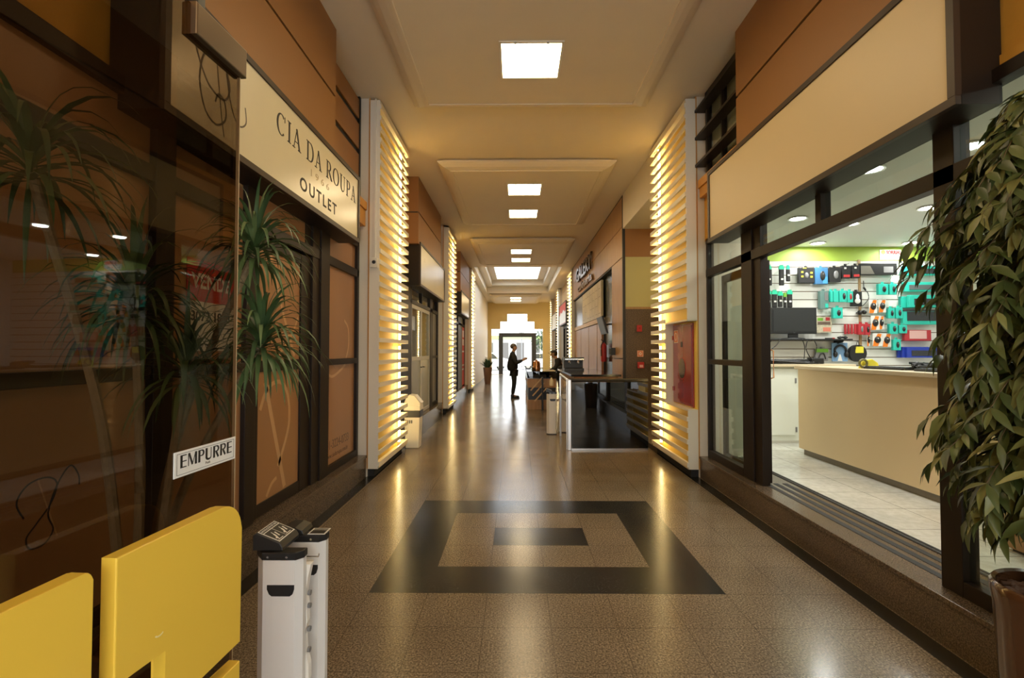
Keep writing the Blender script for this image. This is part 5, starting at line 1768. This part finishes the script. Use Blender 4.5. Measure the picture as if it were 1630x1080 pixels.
# appliances
ZT = .8355
t = thing('coffee_urn', 'copper coloured coffee urn standing on the wooden cafe counter', 'urn', (.56, 13.6, ZT))
b = MB(); b.lathe([(0, 0), (.10, 0), (.11, .02), (.11, .36), (.09, .42), (.03, .44), (.03, .47), (0, .475)], (.56, 13.6, ZT), 24); b.build('tank', brass, t, True)
b = MB(); b.cyl((.56, 13.49, ZT + .06), (.56, 13.44, ZT + .06), .012); b.box(.545, .575, 13.44, 13.455, ZT + .05, ZT + .10); b.build('tap', chrome, t)
for i, (x, y, hgt, lab) in enumerate(((.42, 13.2, .30, 'tall clear jar nearest the aisle on the cafe counter'), (.47, 13.9, .34, 'tall clear jar behind the copper urn on the cafe counter'), (.70, 13.4, .26, 'clear jar right of the copper urn on the cafe counter'))):
    t = thing('glass_jar', lab, 'jar', (x, y, ZT), 'jars on the cafe counter')
    b = MB(); b.lathe([(0, 0), (.055, 0), (.06, .01), (.06, hgt - .05), (.04, hgt - .03)], (x, y, ZT), 18); b.build('vessel', clear, t, True)
    b = MB(); b.lathe([(0, 0), (.045, 0), (.045, .03), (0, .03)], (x, y, ZT + hgt - .032), 18); b.build('lid', steel, t, True)
t = thing('napkin_holder', 'white napkin holder at the near edge of the cafe counter', 'napkin holder', (.56, 12.98, ZT))
b = MB(); b.box(.50, .62, 12.92, 13.04, ZT + .012, ZT + .11, .004); b.build('napkins', paper, t)
b = MB(); b.box(.49, .63, 12.91, 13.05, ZT, ZT + .012); b.build('base', chrome, t)
t = thing('pastry_case', 'tan topped dark pastry case at the right of the cafe counter', 'pastry case', (.86, 12.95, ZT))
b = MB(); b.box(.72, 1.02, 12.85, 13.25, ZT, ZT + .10, .004); b.build('case', blackm, t)
b = MB(); b.box(.71, 1.03, 12.84, 13.27, ZT + .10, ZT + .20, .02); b.build('tan_cover', mat('tan_cover', (.62, .47, .24), .4), t)
t = thing('espresso_machine', 'black espresso machine with a chrome strip on the service counter', 'espresso machine', (1.28, 11.3, 1.10))
b = MB(); b.box(1.10, 1.55, 11.1, 11.6, 1.10, 1.15, .004); b.box(1.10, 1.55, 11.3, 11.6, 1.15, 1.35, .006); b.box(1.10, 1.55, 11.08, 11.6, 1.33, 1.40, .006); b.build('body', blackm, t)
b = MB(); b.box(1.11, 1.54, 11.065, 11.08, 1.345, 1.375); b.build('chrome_strip', chrome, t)
b = MB()
for x in (1.22, 1.42):
    b.cyl((x, 11.18, 1.33), (x, 11.18, 1.28), .03); b.tube([(x, 11.16, 1.29), (x, 11.02, 1.28)], .012)
b.build('group_head', chrome, t)
t = thing('hand_sanitiser', 'pale pump bottle on top of the umbrella bag stand by the cafe sticks', 'bottle', (.60, 9.02, .90))
b = MB(); b.lathe([(0, 0), (.035, 0), (.038, .01), (.038, .10), (.015, .13), (.015, .15), (0, .15)], (.655, 9.06, .898), 16); b.build('bottle_body', mat('bottle_pale', (.62, .52, .34), .3), t, True)
b = MB(); b.tube([(.655, 9.06, 1.045), (.655, 9.06, 1.08), (.61, 9.06, 1.075)], .007); b.build('pump', blackm, t)

# ------------------------------------------------------------------ people
skin = mat('skin', (.48, .28, .18), .5)
hairm = mat('dark_hair', (.015, .012, .010), .6, noise=(80, .4))
hairg = mat('grey_brown_hair', (.10, .075, .055), .6, noise=(80, .4))
cloth = mat('black_cloth', (.012, .012, .012), .8, noise=(40, .3))
cloth2 = mat('dark_trousers', (.014, .014, .016), .8)
shoe = mat('black_leather', (.010, .010, .010), .4)

def face(t, hx, hy, hz, fwd, body):
    """nose, eyes, mouth and ears as one small surface on the head."""
    f = Vector(fwd).normalized()
    s = Vector((-f.y, f.x, 0)).normalized()
    c = Vector((hx, hy, hz))
    b = MB()
    for k in (-1, 1):
        b.ball(c + f * .082 + s * k * .032 + Vector((0, 0, .012)), .011, 10, 6)
    b.build('eyes', ink, t, True)
    b = MB(); b.ball(c + f * .088 + Vector((0, 0, -.055)), (.012, .024, .007), 10, 6); b.build('mouth', mat('lips', (.36, .14, .11), .5), t, True)

HJ = lambda x, y, z, k, pre: {}
def hand(J, E, pre, wrist, palm, dirv, sidev, thumb):
    """five finger chains rooted in the palm."""
    w, p = Vector(wrist), Vector(palm)
    d, s = Vector(dirv).normalized(), Vector(sidev).normalized()
    up = d.cross(s)
    J[pre + 'palm'] = (*p, (.036, .02))
    for i, (off, L) in enumerate(((-.03, .065), (-.01, .078), (.01, .074), (.03, .058))):
        a = p + d * .05 + s * off
        m1 = a + d * L * .5 - up * .006
        e = m1 + d * L * .35 - up * .028
        J[pre + 'k%d' % i] = (*a, .0095); J[pre + 'm%d' % i] = (*m1, .009); J[pre + 'e%d' % i] = (*e, .0075)
        E += [(pre + 'palm', pre + 'k%d' % i), (pre + 'k%d' % i, pre + 'm%d' % i), (pre + 'm%d' % i, pre + 'e%d' % i)]
    a = p + s * thumb * .035 - d * .01
    e = a + s * thumb * .022 + d * .045
    J[pre + 't0'] = (*a, .011); J[pre + 't1'] = (*e, .009)
    E += [(pre + 'palm', pre + 't0'), (pre + 't0', pre + 't1')]

def customer():
    """Standing, facing +X, both forearms raised towards the counter."""
    t = thing('person', 'person in a black jacket standing in the aisle, hands raised towards the cafe counter', 'person', (0, 0, 0))
    J = {'pelvis': (0, 0, .96, (.13, .15)), 'waist': (-.01, 0, 1.12, (.11, .13)), 'chest': (-.03, 0, 1.34, (.12, .16)), 'neck0': (-.015, 0, 1.50, .06), 'neck': (0, 0, 1.56, .055),
         'jaw': (.025, 0, 1.60, (.066, .075)), 'head': (.012, 0, 1.68, (.098, .078)), 'crown': (.0, 0, 1.745, (.075, .062)), 'nose0': (.10, 0, 1.655, .014), 'nose': (.118, 0, 1.645, .009),
         'sl': (-.03, .17, 1.43, .062), 'el': (.03, .235, 1.15, .045), 'wl': (.27, .12, 1.235, .030),
         'sr': (-.03, -.17, 1.43, .062), 'er': (.03, -.235, 1.15, .045), 'wr': (.29, -.12, 1.245, .030),
         'hl': (0, .09, .90, .088), 'kl': (.03, .095, .50, .058), 'al': (-.03, .10, .09, .04), 'tl': (.13, .12, .035, .034),
         'hr': (0, -.09, .90, .088), 'kr': (.015, -.095, .50, .058), 'ar': (-.045, -.10, .09, .04), 'tr': (.115, -.12, .035, .034),
         'earl': (.0, .085, 1.66, .018), 'earr': (.0, -.085, 1.66, .018)}
    E = [('pelvis', 'waist'), ('waist', 'chest'), ('chest', 'neck0'), ('neck0', 'neck'), ('neck', 'jaw'), ('jaw', 'head'), ('head', 'crown'), ('head', 'nose0'), ('nose0', 'nose'), ('head', 'earl'), ('head', 'earr'),
         ('chest', 'sl'), ('sl', 'el'), ('el', 'wl'), ('wl', 'Lpalm'), ('chest', 'sr'), ('sr', 'er'), ('er', 'wr'), ('wr', 'Rpalm'),
         ('pelvis', 'hl'), ('hl', 'kl'), ('kl', 'al'), ('al', 'tl'), ('pelvis', 'hr'), ('hr', 'kr'), ('kr', 'ar'), ('ar', 'tr')]
    E2 = []
    hand(J, E2, 'L', J['wl'][:3], (.335, .09, 1.265), (1, -.25, .35), (.2, 0, 1), 1)
    hand(J, E2, 'R', J['wr'][:3], (.355, -.09, 1.275), (1, .25, .35), (.2, 0, 1), 1)
    skin_mesh('body', J, E + E2, skin, t)
    Jj = {'pelvis': (-.02, 0, .86, (.17, .185)), 'waist': (-.05, 0, 1.08, (.25, .22)), 'chest': (-.06, 0, 1.32, (.22, .20)), 'collar': (-.02, 0, 1.49, (.09, .09)), 'collar2': (0, 0, 1.535, (.08, .078)),
          'sl': (-.04, .18, 1.42, .088), 'el': (.02, .255, 1.14, .075), 'wl': (.255, .125, 1.23, .05), 'sr': (-.04, -.18, 1.42, .088), 'er': (.02, -.255, 1.14, .075), 'wr': (.275, -.125, 1.24, .05)}
    Ej = [('pelvis', 'waist'), ('waist', 'chest'), ('chest', 'collar'), ('collar', 'collar2'), ('chest', 'sl'), ('sl', 'el'), ('el', 'wl'), ('chest', 'sr'), ('sr', 'er'), ('er', 'wr')]
    skin_mesh('jacket', Jj, Ej, cloth, t)
    Jt = {'pelvis': (0, 0, .94, (.14, .16)), 'hl': (.0, .088, .85, .108), 'kl': (.03, .095, .50, .078), 'al': (-.03, .10, .11, .062), 'hr': (0, -.088, .85, .108), 'kr': (.015, -.095, .50, .078), 'ar': (-.045, -.10, .11, .062)}
    skin_mesh('trousers', Jt, [('pelvis', 'hl'), ('hl', 'kl'), ('kl', 'al'), ('pelvis', 'hr'), ('hr', 'kr'), ('kr', 'ar')], cloth2, t)
    for s, x in ((1, 0), (-1, -.015)):
        b = MB(); b.box(-.09 + x, .20 + x, s * .11 - .048, s * .11 + .048, .0, .022, .006); b.ball((.09 + x, s * .11, .045), (.105, .045, .04)); b.ball((-.03 + x, s * .11, .07), (.062, .044, .07)); b.build('shoe', shoe, t, True)
    b = MB(); b.ball((-.012, 0, 1.70), (.106, .088, .098), 20, 14)
    bmesh.ops.delete(b.bm, geom=[v for v in b.bm.verts if v.co.z < 1.70 and v.co.x > -.01 or v.co.z < 1.62], context='VERTS')
    b.build('hair', hairg, t, True)
    face(t, .012, 0, 1.68, (1, 0, 0), None)
    return t

P = customer()
place(P, (-.09, 15.95, .0), math.radians(6))
t = thing('phone', 'small dark phone held up by the person in the black jacket', 'phone', (.30, 15.98, 1.30))
b = MB(); b.box(-.004, .004, -.035, .035, -.07, .07, .002, Matrix.Rotation(-.5, 3, 'Y')); o = b.build('phone_body', blackm, None); o.parent = t; o.location = (0, 0, .02)

def worker(lab, loc, rz, hat):
    """Seen from the chest up behind the counter, head bowed, facing +X before turning."""
    t = thing('person', lab, 'person', (0, 0, 0))
    J = {'pelvis': (-.06, 0, .93, (.13, .15)), 'waist': (-.04, 0, 1.08, (.11, .13)), 'chest': (.04, 0, 1.26, (.12, .16)), 'neck0': (.10, 0, 1.39, .06), 'neck': (.13, 0, 1.43, .055),
         'jaw': (.185, 0, 1.45, (.066, .07)), 'head': (.19, 0, 1.53, (.098, .078)), 'crown': (.18, 0, 1.595, (.075, .062)), 'nose0': (.275, 0, 1.49, .014), 'nose': (.29, 0, 1.475, .009),
         'sl': (.04, .17, 1.33, .062), 'el': (.12, .22, 1.08, .045), 'wl': (.33, .10, .99, .030), 'sr': (.04, -.17, 1.33, .062), 'er': (.12, -.22, 1.08, .045), 'wr': (.34, -.10, 1.0, .030),
         'hl': (-.05, .09, .88, .088), 'kl': (-.02, .095, .50, .058), 'al': (-.06, .10, .09, .04), 'tl': (.10, .12, .035, .034), 'hr': (-.05, -.09, .88, .088), 'kr': (-.02, -.095, .50, .058), 'ar': (-.06, -.10, .09, .04), 'tr': (.10, -.12, .035, .034),
         'earl': (.18, .085, 1.51, .018), 'earr': (.18, -.085, 1.51, .018)}
    E = [('pelvis', 'waist'), ('waist', 'chest'), ('chest', 'neck0'), ('neck0', 'neck'), ('neck', 'jaw'), ('jaw', 'head'), ('head', 'crown'), ('head', 'nose0'), ('nose0', 'nose'), ('head', 'earl'), ('head', 'earr'),
         ('chest', 'sl'), ('sl', 'el'), ('el', 'wl'), ('wl', 'Lpalm'), ('chest', 'sr'), ('sr', 'er'), ('er', 'wr'), ('wr', 'Rpalm'),
         ('pelvis', 'hl'), ('hl', 'kl'), ('kl', 'al'), ('al', 'tl'), ('pelvis', 'hr'), ('hr', 'kr'), ('kr', 'ar'), ('ar', 'tr')]
    E2 = []
    hand(J, E2, 'L', J['wl'][:3], (.40, .08, .975), (1, -.2, -.2), (0, 1, 0), -1)
    hand(J, E2, 'R', J['wr'][:3], (.41, -.08, .985), (1, .2, -.2), (0, 1, 0), 1)
    skin_mesh('body', J, E + E2, skin, t)
    Jj = {'pelvis': (-.06, 0, .88, (.15, .17)), 'waist': (-.045, 0, 1.07, (.145, .16)), 'chest': (.03, 0, 1.25, (.15, .185)), 'collar': (.10, 0, 1.385, (.075, .075)),
          'sl': (.03, .18, 1.32, .08), 'el': (.115, .228, 1.08, .062), 'wl': (.30, .115, 1.0, .045), 'sr': (.03, -.18, 1.32, .08), 'er': (.115, -.228, 1.08, .062), 'wr': (.31, -.115, 1.01, .045)}
    skin_mesh('shirt', Jj, [('pelvis', 'waist'), ('waist', 'chest'), ('chest', 'collar'), ('chest', 'sl'), ('sl', 'el'), ('el', 'wl'), ('chest', 'sr'), ('sr', 'er'), ('er', 'wr')], cloth, t)
    Jt = {'pelvis': (-.05, 0, .90, (.135, .155)), 'hl': (-.05, .088, .83, .10), 'kl': (-.02, .095, .50, .075), 'al': (-.06, .10, .10, .06), 'hr': (-.05, -.088, .83, .10), 'kr': (-.02, -.095, .50, .075), 'ar': (-.06, -.10, .10, .06)}
    skin_mesh('trousers', Jt, [('pelvis', 'hl'), ('hl', 'kl'), ('kl', 'al'), ('pelvis', 'hr'), ('hr', 'kr'), ('kr', 'ar')], cloth2, t)
    for s in (1, -1):
        b = MB(); b.box(-.12, .16, s * .11 - .048, s * .11 + .048, .0, .022, .006); b.ball((.05, s * .11, .045), (.105, .045, .04)); b.build('shoe', shoe, t, True)
    if hat:
        b = MB(); b.ball((.175, 0, 1.565), (.115, .098, .085), 20, 12)
        bmesh.ops.delete(b.bm, geom=[v for v in b.bm.verts if v.co.z < 1.545], context='VERTS')
        b.prism([(.26, -.075), (.34, -.04), (.355, 0), (.34, .04), (.26, .075)], Matrix.Translation((0, 0, 1.545)), 0, .012)
        b.build('cap', blackr, t, True)
    b = MB(); b.ball((.165, 0, 1.54), (.107, .09, .098), 20, 14)
    bmesh.ops.delete(b.bm, geom=[v for v in b.bm.verts if (v.co.z < 1.55 and v.co.x > .17) or v.co.z < 1.46], context='VERTS')
    b.build('hair', hairm if hat else hairg, t, True)
    face(t, .19, 0, 1.53, (1, 0, 0), None)
    return place(t, loc, rz)

worker('person in a black cap and dark shirt bowed over the cafe counter', (1.36, 15.3, -.07), math.radians(178), True)
w2 = worker('person with grey-brown hair in a dark top behind the espresso machine', (1.38, 13.4, -.26), math.radians(100), False)

# ------------------------------------------------------------------ right side beyond the cafe
b = MB(); b.box(2.46, 2.6, 18.45, 31.5, 0, 5.2); struct(b.build('wall_right_far', white))
cladding(33, 1, 19.9, 24.4, ((3.8, 4.4), (4.42, 5.0)), 2.30, 2.46, mat('tan_cladding', (.52, .34, .16), .45))
cladding(34, 1, 25.4, 29.4, ((3.7, 4.3), (4.32, 5.0)), 2.30, 2.46, MATS['tan_cladding'])
W6 = sroot('window_6', 'dark framed glazing under the red sign', 'shopfront', (2.40, 22, 0))
b = MB()
for y in (20.0, 21.5, 22.8, 24.2):
    b.box(2.36, 2.44, y, y + .1, 0, 2.75)
b.box(2.36, 2.44, 20, 24.3, 2.65, 2.75); b.box(2.36, 2.44, 20, 24.3, 0, .08)
b.build('dark_framing', frame, W6)
b = MB(); b.box(2.40, 2.408, 20.1, 24.2, .08, 2.65); b.build('pane', doorglass, W6)
W7 = sroot('window_7', 'dark framed glazing under the pale far sign', 'shopfront', (2.40, 27.4, 0))
b = MB()
for y in (25.5, 27.4, 29.2):
    b.box(2.36, 2.44, y, y + .1, 0, 2.75)
b.box(2.36, 2.44, 25.5, 29.3, 2.65, 2.75)
b.build('dark_framing', frame, W7)
b = MB(); b.box(2.40, 2.408, 25.6, 29.2, .05, 2.65); b.build('pane', doorglass, W7)
t = thing('hanging_banner', 'narrow red and white banner hanging under the red sign', 'banner', (2.34, 21, .9))
b = MB(); b.box(2.33, 2.345, 20.2, 20.75, .9, 2.55); b.build('sheet', redp, t)
b = MB(); b.box(2.326, 2.33, 20.22, 20.73, 1.6, 2.0); b.build('white_field', paper, t)

# ------------------------------------------------------------------ street end
yel = mat('end_wall_yellow', (.62, .47, .20), .6)
b = MB()
Yw = 31.5
steps = [(-1.62, -1.04, 2.98), (-1.04, -.58, 3.47), (-.58, .70, 3.97), (.70, 1.16, 3.47), (1.16, 1.72, 2.98)]
b.box(-2.6, -1.62, Yw, Yw + .25, 0, CZ + .5)
b.box(1.72, 2.6, Yw, Yw + .25, 0, CZ + .5)
for x0, x1, z in steps:
    b.box(x0, x1, Yw, Yw + .25, z, CZ + .5)
struct(b.build('wall_end', yel))
D9 = sroot('door_10', 'dark steel portal of the street entrance', 'door portal', (.1, 32.0, 0))
b = MB(); b.box(-1.16, -.88, 31.75, 32.05, 0, 2.74, .01); b.box(1.0, 1.30, 31.75, 32.05, 0, 2.74, .01); b.box(-.88, 1.0, 31.75, 32.05, 2.46, 2.74, .01); b.build('portal', mat('portal_dark', (.045, .045, .05), .4), D9)
b = MB(); b.box(-1.62, -1.16, 31.85, 31.87, 0, 2.7); b.box(1.30, 1.72, 31.85, 31.87, 0, 2.7); b.build('side_pane', clear, D9)
b = MB(); b.box(-1.60, 1.70, 31.74, 32.1, 0, .02); b.build('threshold', steel, D9)
t = thing('planter', 'tall tapered brown planter with a bushy plant at the far left', 'potted plant', (-1.36, 22.9, 0))
b = MB(); b.lathe([(0, 0), (.135, 0), (.215, .74), (.22, .77), (.20, .77), (.19, .70), (0, .70)], (-1.36, 22.9, 0), 28); b.build('pot', potd, t, True)
b = MB(); b.cyl((-1.36, 22.9, .69), (-1.36, 22.9, .712), .19, n=20); b.build('soil', soil, t)
b = MB()
for k in range(90):
    az = k * 2.39996
    strap(b.bm, (-1.36 + .05 * math.cos(az), 22.9 + .05 * math.sin(az), .72), az, math.radians(RND.uniform(40, 85)), RND.uniform(.4, .62), RND.uniform(.04, .07), RND.uniform(.05, .22))
b.build('leaves', plantg, t, True, normals=False)

# street outside
b = MB(); b.box(-40, 40, 33.5, 80, -.2, -.02); struct(b.build('street', asphalt))
b = MB(); b.box(-40, 40, 31.75, 35.5, -.1, -.002); struct(b.build('pavement', mat('kerb_pale', (.50, .48, .44), .8, noise=(5, .1))))
b = MB(); b.box(-30, 30, 62, 64, -.1, 3.1)
fac = struct(b.build('wall_across_street', mat('facade_pale', (.62, .60, .55), .8)))
b = MB(); b.box(-30, 30, 61.6, 62, 3.1, 3.5); struct(b.build('trim_40', mat('awning_green', (.38, .55, .18), .6)))
b = MB()
for i in range(9):
    b.box(-8 + i * 2.0, -7 + i * 2.0, 61.95, 62.02, .4, 2.6)
b.build('shop_openings', mat('opening_dark', (.12, .11, .10), .6), fac)

def car(lab, col, x, y, hx=2.1):
    t = thing('car', lab, 'car', (x, y, -.02))
    pr = [(-2.1, .30), (-2.12, .62), (-1.95, .80), (-1.25, .90), (-.70, 1.38), (.75, 1.42), (1.45, .95), (2.0, .85), (2.12, .60), (2.08, .30)]
    b = MB(); b.prism(pr, basis((1, 0, 0), (0, 0, 1), (0, -1, 0), (x, y, -.02)), -.82, .82, .05); b.build('car_body', col, t)
    b = MB()
    for s in (-.832, .832):
        b.prism([(-1.08, .93), (-.64, 1.32), (-.05, 1.34), (-.05, .93)], basis((1, 0, 0), (0, 0, 1), (0, -1, 0), (x, y, -.02)), s - .004, s + .004)
        b.prism([(.03, .93), (.03, 1.34), (.68, 1.35), (1.18, .93)], basis((1, 0, 0), (0, 0, 1), (0, -1, 0), (x, y, -.02)), s - .004, s + .004)
    b.build('side_windows', mat('car_glass', (.03, .035, .04), .1, coat=.8) if 'car_glass' not in MATS else MATS['car_glass'], t)
    for wx in (-1.32, 1.30):
        for s in (-.70, .70):
            b = MB(); b.cyl((x + wx, y + s - .1, .29), (x + wx, y + s + .1, .29), .31, n=24); w_ = b.build('wheel', blackr, t)
            b = MB(); b.cyl((x + wx, y + s - .11, .29), (x + wx, y + s + .11, .29), .18, n=16); b.build('hub_cap', steel, w_)
    return t

car('white car parked in the street beyond the left portal post', mat('car_white', (.75, .75, .75), .3, coat=.6), -2.6, 40)
car('pale car parked in the street behind the standing person', mat('car_silver', (.62, .63, .62), .3, .2, coat=.6), 2.3, 41.5)
t = thing('street_pole', 'thin grey pole standing on the far pavement in the street', 'pole', (.5, 46, -.02))
b = MB(); b.cyl((.5, 46, -.02), (.5, 46, 4.2), .05, .04, 12); b.build('pole_shaft', greym, t)
b = MB(); b.box(.25, .75, 45.97, 46.0, 2.9, 3.4, .01); b.build('sign_plate', paper, t)
for i, (x, y, h, lab) in enumerate(((2.7, 48, 4.5, 'green street tree right of the portal, beyond the pale car'), (-4.0, 50, 4.0, 'green street tree left of the portal, beyond the white car'))):
    t = thing('street_tree', lab, 'tree', (x, y, -.02), 'street trees')
    b = MB(); b.tube([(x, y, -.02), (x + .05, y, 1.2), (x, y, 2.4)], [.12, .09, .06], 10); b.build('trunk', trunkm, t, True)
    b = MB()
    for k in range(500):
        u, v = RND.uniform(0, 2 * PI), RND.uniform(-1, 1)
        r_ = (RND.random() ** .4)
        p = Vector((x, y, h * .62)) + Vector((1.2 * r_ * math.cos(u) * math.sqrt(1 - v * v), 1.2 * r_ * math.sin(u) * math.sqrt(1 - v * v), 1.2 * r_ * v))
        ficus_leaf(b.bm, p, Vector((RND.uniform(-1, 1), RND.uniform(-1, 1), RND.uniform(-1, .5))), Vector((0, 0, 1)) + Vector((RND.uniform(-.5, .5), RND.uniform(-.5, .5), 0)), .30, .16)
    b.build('crown', plantg, t, normals=False)

# ------------------------------------------------------------------ light
def area(name, loc, size, power, col, rot=(0, 0, 0), shape='SQUARE', sy=None):
    l = bpy.data.lights.new(name, 'AREA')
    l.shape = shape
    l.size = size
    if sy:
        l.size_y = sy
    l.energy = power
    l.color = col
    o = bpy.data.objects.new(name, l)
    COL.objects.link(o)
    o.location = loc
    o.rotation_euler = rot
    return o

for x, y in ((4.37, 7.02), (5.69, 7.0), (3.32, 5.70), (4.50, 5.28), (3.46, 3.68), (5.8, 4.4), (3.4, 1.6), (5.6, 2.2), (5.15, 5.85), (3.05, 4.15), (4.1, 5.95)):
    area('downlight_beam', (x, y, 3.095), .14, 8, (1.0, .99, .92), shape='DISK')
w = bpy.data.worlds.new('sky')
SC.world = w
w.use_nodes = True
bg = w.node_tree.nodes['Background']
bg.inputs[0].default_value = (.93, .97, 1.0, 1)
bg.inputs[1].default_value = 4.5

# ------------------------------------------------------------------ camera
cam = bpy.data.cameras.new('camera')
cam.sensor_width = 36
cam.lens = 36 * 770 / 1630
cam.clip_start = .05
co = bpy.data.objects.new('camera', cam)
COL.objects.link(co)
co.location = (0, 0, 1.55)
pitch = math.atan(19 / 770)
yaw = math.atan(7 / 770)
co.rotation_euler = (PI / 2 + pitch, 0, yaw)
SC.camera = co
SC.view_settings.view_transform = 'Standard'
SC.view_settings.look = 'None'
SC.view_settings.gamma = 1
SC.view_settings.exposure = 0.25
SC.view_settings.use_curve_mapping = False
SC.cycles.use_denoising = True
SC.cycles.max_bounces = 10
SC.cycles.transparent_max_bounces = 16
SC.cycles.sample_clamp_indirect = 8
SC.cycles.caustics_reflective = False
SC.cycles.caustics_refractive = False
